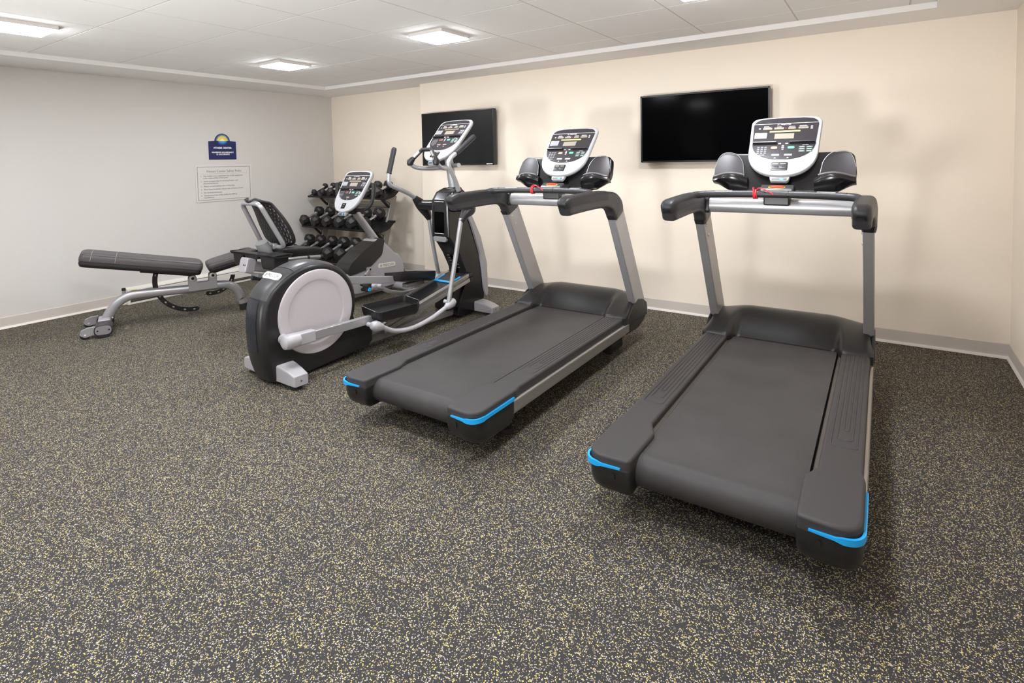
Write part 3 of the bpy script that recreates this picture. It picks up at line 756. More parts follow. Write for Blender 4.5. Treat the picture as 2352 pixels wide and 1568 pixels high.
    half = [(0.0, 0.0), (0.10, -0.004), (0.20, 0.000), (0.262, 0.012), (0.325, 0.052), (0.352, 0.082), (0.356, 0.118), (0.350, 0.185), (0.344, 0.215), (0.326, 0.234), (0.29, 0.238), (0.19, 0.236), (0.0, 0.236)]
    half = [tuple(p)[:2] for p in fillet([(x, y, 0) for x, y in half], 0.02, 3)]
    outl = half + [(-x, y) for x, y in half[::-1] if x > 1e-5]
    mb = MB(); mb.prism(outl, f, -0.062, -0.008, r=0.012, seg=4)
    # lower pods reach towards the user
    for s in (-1, 1):
        secs = []
        for k in range(13):
            t = k / 12; x = 0.165 + 0.190 * t
            lip = 0.074 + 0.012 * math.sin(PI * min(1, t * 1.1)); out_ = 0.052 * math.sin(PI * (0.10 + 0.82 * t)) ** 0.7 + 0.004
            bot_ = 0.004 + 0.045 * sm((t - 0.45) / 0.55)
            secs.append([f(s * x, lip, -0.02), f(s * x, lip, out_ * 0.8), f(s * x, lip - 0.008, out_), f(s * x, lip - 0.026, out_ * 0.96), f(s * x, (lip + bot_) / 2 - 0.01, out_ * 0.62), f(s * x, bot_, -0.01), f(s * x, bot_ + 0.01, -0.05)])
        mb.loft(secs)
    mb.box(f(0, 0.11, -0.07), (0.30, 0.05, 0.16), 0.02)
    tr = mb.done('cup_tray', M_BLACKG, R, 'black two-pod cup tray', ang=45)
    for s in (-1, 1):
        rows = []; rim = []
        for i in range(15):
            u = i / 14; wv = math.sin(PI * u)
            x = 0.188 + 0.164 * u; rowp = []
            topv = 0.088 + 0.146 * max(0.0, 1 - abs(2 * (u - 0.62) / (1.24 if u < 0.62 else 0.80)) ** 2.6) ** (0.5)
            topv = max(topv, 0.092)
            for j in range(9):
                v = 0.080 + (topv - 0.080) * j / 8
                d = -0.003 - 0.012 * math.sin(PI * u) + 0.006 * math.sin(PI * u) * (1 - j / 8)
                rowp.append(f(s * x, v, d + 0.018 * (1 - math.sin(PI * u)) * 0))
            rows.append(rowp); rim.append(f(s * x, topv, -0.003))
        mb = MB(); mb.grid([[p + (f(0, 0, 1) - f(0, 0, 0)) * 0.010 for p in r_] for r_ in rows])
        mb.done('cup_holder', mat('cup_metallic', (72, 70, 72), 0.3, 0.45), tr, 'metallic cup holder pocket', ang=80, wn=False)
        mb = MB(); mb.tube([p + (f(0, 0, 1) - f(0, 0, 0)) * 0.009 for p in rim], 0.0015, 6); mb.done('pocket_rim', M_SILV, tr)
        lipp = [f(s * (0.185 + 0.165 * k / 10), 0.078 + 0.012 * math.sin(PI * min(1, (0.1 + 0.9 * k / 10) * 1.1)), (0.052 * math.sin(PI * (0.10 + 0.82 * (0.1 + 0.87 * k / 10))) ** 0.7 + 0.004) * 0.8) for k in range(11)]
        mb = MB(); mb.tube(lipp, 0.0065, 8); mb.done('pocket_lip', mat('lip_pewter', (132, 128, 128), 0.35, 0.6), tr)
    console(R, (0, 1.553, 1.206), (0.655, 0.756))
    # safety cord wound round the bar
    mb = MB(); hel = []
    for k in range(70):
        a = 2 * PI * k / 14; hel.append(V(-0.098 + 0.0032 * k / 14 + (0.004 * math.sin(a * 0.7)), 1.379 + 0.023 * math.cos(a), 1.115 + 0.023 * math.sin(a)))
    tail = cr([hel[-1], (-0.075, 1.372, 1.143), (-0.05, 1.366, 1.143), (-0.02, 1.361, 1.128), (0.002, 1.360, 1.114)], 6)
    mb.tube(hel + tail[1:], 0.0032, 7); mb.tube(cr([(-0.098, 1.375, 1.138), (-0.104, 1.41, 1.146), (-0.11, 1.46, 1.142)], 5), 0.0032, 7)
    mb.done('safety_cord', M_CORD, R, 'red safety cord')
    return R
TL = treadmill('left one of the two matching treadmills, beside the elliptical trainer, belt empty')
TR = copy_tree(TL); TR['label'] = 'right one of the two matching treadmills, nearest the camera, by the large television'
TL['group'] = TR['group'] = 'treadmills'
TL.location = (4.205, -2.85, 0); TR.location = (5.578, -2.85, 0)
mb = MB(); mb.box((-0.185, 0.128, 0.214), (0.038, 0.003, 0.012), R=Matrix.Rotation(-0.9, 3, 'X')); mb.done('roller_label', M_NAME, TL, 'small white label at the belt end')
# ------------------------------------------------------------------ elliptical trainer
E = thing('elliptical_trainer', 'black and silver elliptical trainer with a big round grey drive disc, left of the treadmills', 'elliptical trainer', (2.95, -2.70, 0), math.radians(-3.1))
CY, CZ = 0.29, 0.386
# rear drive housing: broad rounded shell standing on the floor
OP = cr([(-0.018, 0.020, 0), (-0.052, 0.10, 0), (-0.074, 0.20, 0), (-0.081, 0.31, 0), (-0.077, 0.42, 0), (-0.060, 0.505, 0), (-0.026, 0.565, 0), (0.020, 0.608, 0), (0.075, 0.644, 0), (0.14, 0.676, 0), (0.21, 0.695, 0), (0.285, 0.700, 0), (0.355, 0.692, 0), (0.425, 0.668, 0), (0.490, 0.630, 0), (0.545, 0.577, 0), (0.585, 0.51, 0), (0.603, 0.43, 0), (0.602, 0.35, 0), (0.585, 0.28, 0)], 3)
POL = sorted((math.degrees(math.atan2(p.y - CZ, p.x - CY)) % 360, math.hypot(p.x - CY, p.y - CZ)) for p in OP)
def rad(deg):
    deg %= 360
    if deg > 300: deg -= 360
    Q = sorted(((d - 360 if d > 300 else d), r) for d, r in POL)
    for (d0, r0), (d1, r1) in zip(Q, Q[1:]):
        if d0 <= deg <= d1: return r0 + (r1 - r0) * (deg - d0) / max(1e-6, d1 - d0)
    return Q[-1][1]
def hous(k, grow=0.0):
    pts = [(CY + (p.x - CY) * k, max(0.02, CZ + (p.y - CZ) * k) if p.y > 0.1 else p.y) for p in OP]
    tail = [(0.60, 0.235), (0.70, 0.205), (0.735, 0.165), (0.735, 0.085), (0.70, 0.055), (0.20, 0.020), (0.05, 0.016)]
    pts += [(CY + (y - CY) * (0.5 + 0.5 * k), 0.02 + (z - 0.02) * (0.6 + 0.4 * k)) for y, z in tail]
    return pts
mb = MB()
mb.loft([[V(x, y, z) for y, z in hous(k)] for x, k in ((-0.108, 0.89), (-0.106, 0.915), (-0.096, 0.955), (-0.075, 0.985), (-0.04, 0.997), (0, 1.0), (0.04, 0.997), (0.075, 0.985), (0.096, 0.955), (0.106, 0.915), (0.108, 0.89))])
hs = mb.done('drive_housing', M_BLACK, E, ang=50)
# top cover with name plate and the rear seam panel
def shell(a0, a1, hw, off, n=14, m=11):
    rows = []
    for i in range(n + 1):
        a = math.radians(a0 + (a1 - a0) * i / n); row = []
        for j in range(m + 1):
            x = -hw + 2 * hw * j / m; ax = abs(x)
            k = 1.0
            for (xa, ka), (xb, kb) in zip(((0, 1.0), (0.04, 0.997), (0.075, 0.985), (0.096, 0.955), (0.106, 0.915)), ((0.04, 0.997), (0.075, 0.985), (0.096, 0.955), (0.106, 0.915), (0.108, 0.89))):
                if xa <= ax <= xb: k = ka + (kb - ka) * (ax - xa) / (xb - xa); break
            rr = rad(math.degrees(a))
            row.append(V(x, CY + (rr + off) * k * math.cos(a), CZ + (rr + off) * k * math.sin(a)))
        rows.append(row)
    return rows
def shell_mesh(name, m, a0, a1, hw, off, parent, label=None):
    t = MB(); r1 = shell(a0, a1, hw, off); r0 = shell(a0, a1, hw, -0.004)
    t.loft([a + b[::-1] for a, b in zip(r1, r0)]); return t.done(name, m, parent, label, ang=40)
shell_mesh('top_cover', mat('cover_dark_grey', (64, 63, 66), 0.3), 62, 117, 0.100, 0.0035, E, 'grey top cover')
shell_mesh('badge_cover', M_CHARL, 118, 158, 0.100, 0.0035, E)
shell_mesh('rear_panel', mat('panel_black_blue_sheen', (33, 36, 44), 0.22), 159.5, 205, 0.052, 0.0025, E)  # black gloss panel, a bluish reflection tinted into its colour
ab = math.radians(132); nrm = V(0, math.cos(ab), math.sin(ab)); tng = V(0, math.sin(ab), -math.cos(ab))
ob = V(0, CY, CZ) + nrm * (rad(132) + 0.003)
fp = frame_fn(ob, (1, 0, 0), tng)
mb = MB(); mb.prism(rrect(0.088, 0.024, 0.021, 6), fp, -0.006, 0.0045, r=0.002, ra=False); mb.done('nameplate', M_NAME, E, 'white oblong nameplate')
mb = MB(); mb.text('PRECOR', 0.034, lambda a, b, c: fp(a + 0.013, b, c + 0.0048), sx=1.02, shear=0.2)
for k in range(3): mb.prism([(-0.060 - 0.006 * k, -0.012), (-0.0575 - 0.006 * k, -0.012), (-0.0525 - 0.006 * k, 0.012), (-0.055 - 0.006 * k, 0.012)], fp, 0.0042, 0.0054)
mb.done('nameplate_lettering', M_NAMET, E, wn=False)
# crank discs
for s in (1, -1):
    mb = MB(); mb.lathe([(0.0, 0.0), (0.282, 0.0), (0.285, 0.008), (0.279, 0.0125), (0.273, 0.010), (0.272, 0.0)], (s * 0.096, CY, CZ), (s, 0, 0), 72); mb.done('disc_ring', M_RUB, E, ang=30)
    mb = MB(); mb.lathe([(0.0, 0.0), (0.262, 0.0), (0.265, 0.010), (0.261, 0.0165), (0.252, 0.018), (0.206, 0.018), (0.196, 0.0125), (0.188, 0.0098), (0.0, 0.0098)], (s * 0.100, CY, CZ), (s, 0, 0), 72)
    mb.done('crank_disc', M_DISC, E, 'large round light grey disc', ang=30)
# feet
def foot_piece(y0, y1, ztop, s, slope):
    mb = MB(); secs = []
    for x, a, b, zt in ((0.055, y0 - 0.004, y1 + 0.02, ztop + 0.012), (0.15, y0, y1 + 0.008, ztop + 0.008), (0.225, y0 + 0.002, y1, ztop - 0.003), (0.284, y0 + 0.006, y1 - 0.004, ztop - 0.020), (0.289, y0 + 0.010, y1 - 0.008, ztop - 0.026)):
        secs.append([V(s * x, p[0], p[1]) for p in fillet([(a, 0.028), (b, 0.028), (b, zt), (a, zt)], [0.004, 0.004, 0.012, 0.012], 4, True)])
    mb.loft(secs); mb.lathe([(0, 0), (0.006, 0), (0.006, 0.001), (0, 0.001)], (s * 0.288, (y0 + y1) / 2, 0.056), (s, 0, 0), 12, mi=1)
    o = mb.done('stabilizer', [M_SILVL, M_TVB], E, 'light silver foot')
    mb = MB(); mb.lathe([(0, 0), (0.032, 0), (0.034, 0.006), (0.030, 0.018), (0.018, 0.028), (0, 0.028)], (s * 0.235, (y0 + y1) / 2, 0.0), (0, 0, 1), 20); mb.done('foot_pad', M_RUB, o)
for s in (1, -1): foot_piece(0.005, 0.105, 0.112, s, 0); foot_piece(1.815, 1.925, 0.098, s, 0)
# base rail
mb = MB(); mb.box((0, 1.18, 0.062), (0.085, 1.05, 0.062), 0.008); mb.done('base_rail', M_DARKMET, E)
mb = MB(); mb.box((0, 0.80, 0.118), (0.10, 0.20, 0.06), 0.012); mb.box((0, 0.92, 0.095), (0.15, 0.08, 0.03), 0.008); mb.done('rail_bracket', M_SILVL, E)
# ramp with two grooved side rails
ra, rb = V(0, 0.80, 0.160), V(0, 1.74, 0.362); rd = (rb - ra).normalized(); ru = V(0, -rd.z, rd.y)
fr_ = lambda p, q, d: V(p, 0, 0) + ra + rd * d + ru * q
RL = (rb - ra).length
mb = MB(); mb.prism([(-0.100, -0.035), (0.100, -0.035), (0.100, 0.0), (-0.100, 0.0)], fr_, 0.0, RL, r=0.002); mb.done('ramp_bed', M_TVB, E, 'black ramp bed')
for s in (1, -1):
    prof = [(0.098, 0.008), (0.122, 0.008), (0.126, 0.002), (0.126, -0.012), (0.116, -0.016), (0.116, -0.026), (0.128, -0.030), (0.130, -0.058), (0.124, -0.062), (0.098, -0.062)]
    mb = MB(); mb.prism([(s * a, b) for a, b in prof], fr_, 0.0, RL - 0.01); mb.done('ramp_rail', M_SILVB, E, 'silver ramp rail', ang=30)
    mb = MB(); mb.prism([(s * (a + (0.003 if a > 0.11 else 0)), b) for a, b in prof], fr_, RL - 0.02, RL + 0.022, r=0.004); mb.done('rail_cap', M_BLACK, E)
mb = MB(); mb.prism(rrect(0.098, 0.002, 0.001), lambda p, q, d: fr_(p, q + 0.004, d), RL - 0.20, RL, r=0.0); mb.done('ramp_cover', M_CHAR, E)
mb = MB()
for x0, x1, d0, d1 in ((-0.098, 0.098, RL - 0.215, RL - 0.190), (-0.098, -0.080, RL - 0.19, RL - 0.085), (0.080, 0.098, RL - 0.19, RL - 0.085)):
    mb.prism([(x0, 0.003), (x1, 0.003), (x1, 0.0085), (x0, 0.0085)], fr_, d0, d1)
mb.done('ramp_accent', M_BLUE, E, 'bright blue accent on the ramp')
mb = MB(); mb.box((0, 1.60, 0.185), (0.16, 0.20, 0.20), 0.03); mb.done('lift_housing', M_BLACK, E)
# front tower
tp = fillet([(1.525, 1.00), (1.515, 0.955), (1.515, 0.695), (1.545, 0.665), (1.635, 0.545), (1.715, 0.400), (1.735, 0.300), (1.66, 0.20), (1.62, 0.10), (1.60, 0.028), (1.945, 0.028), (1.965, 0.16), (1.935, 0.34), (1.890, 0.52), (1.825, 0.69), (1.765, 0.83), (1.735, 0.95), (1.735, 1.06), (1.68, 1.095), (1.58, 1.065)],
            [0.03, 0.01, 0.012, 0.01, 0.05, 0.08, 0.05, 0.05, 0.04, 0.01, 0.02, 0.03, 0.1, 0.1, 0.1, 0.1, 0.05, 0.03, 0.03, 0.04], 5, True)
mb = MB()
def tsec(x, k):
    return [V(x, 1.70 + (p[0] - 1.70) * k, p[1] if p[1] < 0.2 else p[1] + (0.8 - p[1]) * (1 - k) * 0.25) for p in tp]
mb.loft([tsec(-0.098, 0.90), tsec(-0.094, 0.955), tsec(-0.080, 0.99), tsec(-0.05, 1.0), tsec(0.05, 1.0), tsec(0.080, 0.99), tsec(0.094, 0.955), tsec(0.098, 0.90)])
tw = mb.done('tower', M_BLACKG, E, ang=45)
mb = MB(); fin = fillet([(1.70, 0.93), (1.80, 0.84), (1.90, 0.66), (1.975, 0.42), (1.985, 0.15), (1.960, 0.12), (1.93, 0.20), (1.895, 0.50), (1.79, 0.76)], [0.02, 0.08, 0.1, 0.1, 0.02, 0.02, 0.05, 0.1, 0.08], 5, True)
mb.prism(fin, fYZ, -0.115, 0.115, r=0.016, seg=4); mb.done('front_fairing', M_SILVL, E, 'light grey curved front fairing', ang=45)
mb = MB(); mb.prism([(a, b + 0.815) for a, b in rrect(0.054, 0.088, 0.014)], fXZ, 1.513, 1.5175, mi=0); mb.done('media_pocket', M_TVG, tw, 'black recessed pocket')
mb = MB()
for z in (0.724,): mb.box((0.0, 1.5125, z), (0.105, 0.006, 0.005), 0.002)
mb.box((0.0, 1.520, 0.985), (0.105, 0.010, 0.004), 0.0015); mb.done('pocket_edge', M_CHROME, tw)
mb = MB(); mb.prism([(a, b + 0.678) for a, b in rrect(0.072, 0.021, 0.018)], fXZ, 1.512, 1.535, r=0.003); mb.done('incline_badge', mat('badge_pewter', (150, 148, 150), 0.35, 0.4), tw, 'pewter incline badge')
mb = MB(); mb.prism(rrect(0.055, 0.05, 0.03), lambda a, b, d: V(a, 1.545 + d + (b + 0.05) * 0.55, 1.03 + b * 0.75), -0.014, -0.004, r=0.002); mb.done('bottle_pocket', M_BLACKG, tw)
# incline slot with tick marks on the inner curve
sl = [(1.655, 0.525), (1.685, 0.475), (1.712, 0.415), (1.727, 0.36)]
mb = MB()
mb.sweep([V(0, y - 0.012, z) for y, z in sl], [(0.008, -0.004), (0.008, 0.006), (-0.008, 0.006), (-0.008, -0.004)], up=(0, -1, -0.5)); mb.done('incline_slot', M_TVG, tw)
mb = MB()
for y, z in sl + [(1.67, 0.50), (1.70, 0.445)]:
    for s in (-1, 1): mb.box((s * 0.032, y - 0.013, z), (0.022, 0.004, 0.003))
mb.done('incline_ticks', M_LCD, tw, wn=False)
# console mast
mb = MB(); mb.sweep(cr([(0, 1.70, 1.03), (0, 1.675, 1.16), (0, 1.655, 1.28), (0, 1.630, 1.40), (0, 1.640, 1.46)], 5), ell(0.038, 0.030, 20), up=(0, -1, 0)); mb.done('console_mast', M_SILV, E)
mb = MB(); mb.box((0, 1.70, 1.065), (0.11, 0.11, 0.07), 0.025); mb.done('mast_collar', M_BLACK, E)
console(E, (0, 1.447, 1.325), (0.693, 0.721), W=0.180, Wm=0.174, H=0.465, kind='step', depth=0.048)
# fixed inner handlebar
mb = MB()
for s in (1, -1): mb.tube(cr([(0, 1.66, 1.275), (s * 0.05, 1.60, 1.262), (s * 0.10, 1.50, 1.258), (s * 0.138, 1.41, 1.268), (s * 0.150, 1.365, 1.292), (s * 0.148, 1.350, 1.312)], 6), 0.0165, 14)
mb.tube([(0.0, 1.655, 1.275), (0.09, 1.64, 1.280), (0.135, 1.62, 1.282)], 0.018, 14)
fhb = mb.done('inner_handlebar', M_SILV, E, 'silver fixed handlebar')
mb = MB(); loop = fillet([(-0.146, 1.350, 1.318), (-0.052, 1.395, 1.412), (0.052, 1.395, 1.412), (0.146, 1.350, 1.318)], 0.022, 6)
mb.tube(loop, 0.0165, 14); mb.done('inner_grip', M_CHAR, E, 'black inner hand grip')
for s in (1, -1):
    mb = MB(); mb.tube([(s * 0.146, 1.345, 1.286), (s * 0.1475, 1.347, 1.298), (s * 0.146, 1.350, 1.318), (s * 0.126, 1.361, 1.340), (s * 0.120, 1.364, 1.346)], [0.017, 0.025, 0.0285, 0.021, 0.0168], 16); mb.done('grip_elbow', M_BLACK, E)
    mb = MB(); a, b = V(s * 0.112, 1.366, 1.352), V(s * 0.070, 1.386, 1.394); dd = (V(-s * 0.6, -0.8, 0.35)).normalized() * 0.004; mb.tube([a + dd, b + dd], 0.0148, 12); mb.done('pulse_grip', M_SILVB, E, 'silver pulse grip')
# moving arms, pedals and links
PV = (1.575, 0.948)
for s, ptop, link in ((1, None, None), (-1, None, None)):
    right = s > 0
    X = 0.30 * s
    if right:
        shoulder = [V(X, 1.436, 1.075), V(X, 1.485, 1.005), V(X, PV[0] - 0.02, PV[1] - 0.01), V(X, 1.50, 0.90), V(X, 1.447, 0.842)]
        up = cr([(X, 1.432, 1.085), (X, 1.395, 1.170), (X * 0.98, 1.345, 1.262), (X * 0.97, 1.336, 1.306), (X * 0.98, 1.362, 1.342), (X * 1.0, 1.404, 1.372), (X * 1.01, 1.44, 1.394)], 6)
        grip = [V(X * 1.0, 1.408, 1.374), V(X * 1.04, 1.620, 1.512)]
        low = [V(X, 1.452, 0.87), V(X, 1.39, 0.62), V(X, 1.33, 0.40), V(X, 1.285, 0.232)]
        joint = V(X, 1.322, 0.236); ball = V(X, 0.592, 0.243)
        linkp = cr([joint, V(X, 1.270, 0.218), V(X, 1.10, 0.168), V(X, 0.92, 0.146), V(X, 0.76, 0.166), V(X, 0.655, 0.218), ball], 6)
        hub = V(0.20, 0.048, 0.275); arm_end = V(0.20, 0.70, 0.262); ped = (0.62, 1.03, 0.292, 0.20)
    else:
        shoulder = [V(X, 1.522, 1.014), V(X, 1.57, 0.972), V(X, 1.615, 0.93), V(X, 1.665, 0.868), V(X, 1.692, 0.812)]
        up = cr([(X, 1.540, 1.002), (X, 1.470, 1.044), (X, 1.345, 1.098), (X * 0.98, 1.270, 1.128), (X * 0.97, 1.246, 1.165), (X * 0.97, 1.248, 1.225), (X * 0.97, 1.255, 1.25)], 6)
        grip = [V(X * 0.97, 1.249, 1.226), V(X, 1.322, 1.436)]
        low = [V(X, 1.690, 0.835), V(X, 1.725, 0.62), V(X, 1.760, 0.45), V(X, 1.800, 0.285)]
        joint = V(X, 1.80, 0.285); ball = V(X, 1.09, 0.340)
        linkp = cr([joint, V(X, 1.73, 0.255), V(X, 1.56, 0.222), V(X, 1.38, 0.222), V(X, 1.23, 0.262), V(X, 1.13, 0.318), ball], 6)
        hub = V(-0.20, 0.532, 0.497); arm_end = V(-0.20, 1.18, 0.384); ped = (1.16, 1.57, 0.398, 0.55)
    # shoulder moulding on the pivot shaft
    mb = MB(); sp = cr(shoulder, 6); n = len(sp); mb.tube(sp, [0.0225 + 0.026 * math.sin(PI * i / (n - 1)) ** 1.2 for i in range(n)], 18); mb.done('arm_shoulder', M_BLACK, E)
    mb = MB(); mb.tube([V(s * 0.085, PV[0] + 0.01, PV[1]), V(s * 0.15, PV[0] + 0.005, PV[1]), V(s * 0.27, PV[0], PV[1])], [0.052, 0.044, 0.040], 20); mb.done('pivot_shaft', M_BLACKG, E)
    mb = MB(); mb.tube(up, 0.0172, 14); mb.done('arm_tube', M_SILV, E)
    g0, g1 = grip; dd = (g1 - g0).normalized()
    mb = MB(); mb.tube([g0 - dd * 0.004, g0, g0 + dd * 0.01, g1 - dd * 0.018, g1 - dd * 0.005, g1], [0.018, 0.0225, 0.0205, 0.0218, 0.018, 0.009], 16); mb.done('arm_grip', M_CHAR, E, 'dark foam hand grip')
    mb = MB(); mb.tube(low, 0.0178, 14); mb.done('lower_arm', M_SILV, E)
    mb = MB(); mb.tube(linkp, 0.0165, 14); lk = mb.done('curved_link', M_SILVL, E)
    for c, q in ((joint, linkp[3]), (ball, linkp[-4])):
        dv = (q - c).normalized(); mb = MB(); mb.tube([c - dv * 0.036, c - dv * 0.026, c, c + dv * 0.03, c + dv * 0.062, c + dv * 0.068], [0.012, 0.026, 0.036, 0.032, 0.022, 0.018], 18); mb.rod(c + V(-s * 0.075, 0, 0), c + V(s * 0.0, 0, 0), 0.015)
        mb.done('link_joint', M_SILVL, E)
    # pedal arm
    ad = (arm_end - hub).normalized()
    mb = MB(); mb.sweep([hub + ad * 0.06, arm_end], rrect(0.018, 0.0275, 0.005, 3)); mb.done('pedal_arm', M_SILV, E)
    mb = MB(); mb.tube([hub - ad * 0.052, hub - ad * 0.040, hub - ad * 0.01, hub + ad * 0.05], [0.022, 0.040, 0.047, 0.042], 18); mb.sweep([hub + ad * 0.0, hub + ad * 0.148, hub + ad * 0.154], rrect(0.0255, 0.038, 0.012, 4), scale=[1, 1, 0.9])
    mb.rod(hub, V(s * 0.115, hub.y, hub.z), 0.03); mb.done('arm_hub', M_SILVL, E)
    # pedal tray with a raised wall
    y0, y1, zf, tl = ped
    xi, xo = 0.098 * s, 0.305 * s
    fpd = lambda a, b, d: V(a, b, zf + (b - y0) * -tl * 0.3 + d + (0.022 * (1 - (abs(a) - 0.098) / 0.207)))
    out = fillet([(xi, y0 + 0.01), (xi, y1), (xo - 0.045 * s, y1 + 0.0), (xo, y1 - 0.06), (xo, y0 + 0.03), (xo - 0.02 * s, y0)], 0.028, 5, True)
    cx, cyy = (xi + xo) / 2, (y0 + y1) / 2
    ins = lambda k: [(cx + (p[0] - cx) * k, cyy + (p[1] - cyy) * (1 - (1 - k) * 0.55)) for p in out]
    mb = MB(); hgt = lambda p: 0.030 + 0.012 * sm((p[1] - cyy) / 0.15)
    mb.loft([[fpd(p[0], p[1], -0.038) for p in ins(0.86)], [fpd(p[0], p[1], -0.030) for p in ins(0.93)], [fpd(p[0], p[1], -0.005) for p in ins(0.985)],
             [fpd(p[0], p[1], hgt(p)) for p in out], [fpd(p[0], p[1], hgt(p) + 0.0015) for p in ins(0.975)], [fpd(p[0], p[1], hgt(p)) for p in ins(0.955)], [fpd(p[0], p[1], -0.006) for p in ins(0.90)], [fpd(p[0], p[1], -0.008) for p in ins(0.82)]])
    pd = mb.done('pedal', M_BLACK, E, 'black foot pedal tray', ang=45)
    mb = MB()
    for k in range(7):
        x = xi + (xo - xi) * (0.22 + 0.56 * k / 6); mb.sweep([fpd(x, y0 + 0.07, -0.008), fpd(x, y1 - 0.09, -0.008)], [(0.003, 0), (0.002, 0.002), (-0.002, 0.002), (-0.003, 0)])
    mb.done('pedal_ribs', M_CHAR, pd)
    mb = MB(); mb.box((0.20 * s, (y0 + y1) / 2 + 0.03, zf - 0.052 - tl * 0.065), (0.06, 0.20, 0.034), 0.01); mb.done('pedal_carrier', M_DARKMET, E)
    mb = MB(); mb.lathe([(0, -0.016), (0.030, -0.016), (0.034, -0.008), (0.034, 0.008), (0.030, 0.016), (0, 0.016)], (0.108 * s, y1 - 0.02, zf - 0.07 - tl * 0.11), (1, 0, 0), 20); mb.done('ramp_roller', M_RUB, E)
# ------------------------------------------------------------------ recumbent exercise bike
B = thing('recumbent_bike', 'silver and black recumbent exercise bike in front of the dumbbell rack', 'exercise bike', (1.88, -2.2, 0), math.radians(1))
mb = MB(); mb.prism([(a, b + 0.060) for a, b in rrect(0.045, 0.032, 0.02)], lambda p, q, d: (p, d, q), 0.30, 1.60, r=0.004); mb.done('base_beam', M_SILV, B)
for nm, y, hw in (('front_stabilizer', 1.565, 0.275), ('rear_stabilizer', 0.28, 0.25)):
    mb = MB(); mb.rod((-hw, y, 0.062), (hw, y, 0.062), 0.036, 20, bev=0.008); o = mb.done(nm, M_SILVL, B)
    for s in (1, -1):
        mb = MB(); mb.tube([(s * (hw - 0.075), y, 0.062), (s * (hw - 0.072), y, 0.062), (s * (hw + 0.02), y, 0.060), (s * (hw + 0.03), y, 0.058)], [0.036, 0.040, 0.040, 0.030], 20); mb.lathe([(0, 0), (0.02, 0), (0.02, 0.03), (0, 0.03)], (s * (hw - 0.02), y, 0.0), (0, 0, 1), 12)
        mb.done('end_cap', M_DARKMET if nm == 'x' else M_SILVL, o)
# drive housing: light grey shell with a dark crank guard
pr = fillet([(0.915, 0.270), (0.985, 0.090), (1.06, 0.070), (1.58, 0.070), (1.665, 0.140), (1.685, 0.225), (1.655, 0.325), (1.600, 0.380), (1.565, 0.392), (1.405, 0.535), (1.355, 0.570), (1.300, 0.560), (1.15, 0.420)],
            [0.03, 0.05, 0.03, 0.05, 0.06, 0.08, 0.06, 0.02, 0.03, 0.05, 0.02, 0.02, 0.03], 5, True)
mb = MB(); mb.prism(pr, fYZ, -0.092, 0.092, r=0.022, seg=4); mb.done('drive_housing', M_SILVL, B, 'light grey drive housing', ang=45)
pg = fillet([(0.935, 0.325), (0.950, 0.268), (1.02, 0.276), (1.19, 0.300), (1.365, 0.408), (1.405, 0.548), (1.352, 0.575), (1.13, 0.478), (0.985, 0.388)], [0.06, 0.04, 0.06, 0.06, 0.05, 0.02, 0.03, 0.08, 0.07], 6, True)
mb = MB(); mb.prism(pg, fYZ, -0.090, 0.104, r=0.035, seg=4); mb.done('crank_guard', M_BLACK, B, 'dark rounded crank guard', ang=45)
fn = frame_fn((0.092, 1.432, 0.293), (0, 0.998, -0.062), (0, 0.062, 0.998))
for s in (1,):
    mb = MB(); mb.prism(rrect(0.116, 0.023, 0.022, 6), fn, -0.004, 0.004, r=0.0015, ra=False); mb.done('nameplate', M_NAME, B, 'white oblong nameplate')
    mb = MB(); mb.text('PRECOR', 0.036, lambda a, b, c: fn(a + 0.016, b, c + 0.0045), sx=1.12, shear=0.2)
    for k in range(3): mb.prism([(-0.076 - 0.008 * k, -0.012), (-0.073 - 0.008 * k, -0.012), (-0.068 - 0.008 * k, 0.012), (-0.071 - 0.008 * k, 0.012)], fn, 0.0035, 0.0055)
    mb.done('nameplate_lettering', M_LCD, B, wn=False)
# cranks and pedals
for s in (1, -1):
    ax = V(s * 0.10, 1.175, 0.298); end = ax + V(s * 0.02, -0.075 * s, -0.045 * s) * (1.0 if s > 0 else 1.4)
    mb = MB(); mb.rod(ax - V(s * 0.02, 0, 0), ax + V(s * 0.035, 0, 0), 0.021, 16); mb.sweep([ax + V(s * 0.028, 0, 0) + (ax - end).normalized() * 0.02, end + V(s * 0.028, 0, 0)], rrect(0.008, 0.016, 0.005, 3)); mb.lathe([(0, 0), (0.010, 0), (0.010, 0.005), (0, 0.005)], ax + V(s * 0.035, 0, 0), (s, 0, 0), 12, mi=1)
    mb.done('crank_arm', [M_SILV, M_RUB], B)
    pc = end + V(s * 0.085, -0.02, -0.075 if s > 0 else 0.0)
    mb = MB(); Rm = Matrix.Rotation(math.radians(62 if s > 0 else 20), 3, 'X')
    mb.box(pc, (0.095, 0.125, 0.028), 0.01, R=Rm); mb.rod(end + V(s * 0.03, 0, 0), pc + V(0, 0, 0.0), 0.009); mb.box(pc + Rm @ V(0, 0.055, 0.016), (0.088, 0.03, 0.035), 0.012, R=Rm); mb.box(pc + Rm @ V(0, -0.055, 0.016), (0.088, 0.03, 0.035), 0.012, R=Rm)
    pdl = mb.done('pedal', M_RUB, B)
    mb = MB(); mb.box(pc + Rm @ V(s * 0.052, -0.045, 0.012), (0.014, 0.036, 0.03), 0.006, R=Rm); mb.done('strap_clip', M_BLUE, pdl, 'bright blue strap clip')
    arcp = [pc + Rm @ V(s * 0.052 * math.cos(a), -0.01, 0.012 + 0.062 * math.sin(a)) for a in [PI * k / 12 for k in range(13)]]
    mb = MB(); mb.sweep(arcp, rrect(0.004, 0.017, 0.002, 2), up=Rm @ V(0, 1, 0)); mb.done('pedal_strap', M_RUB, pdl)
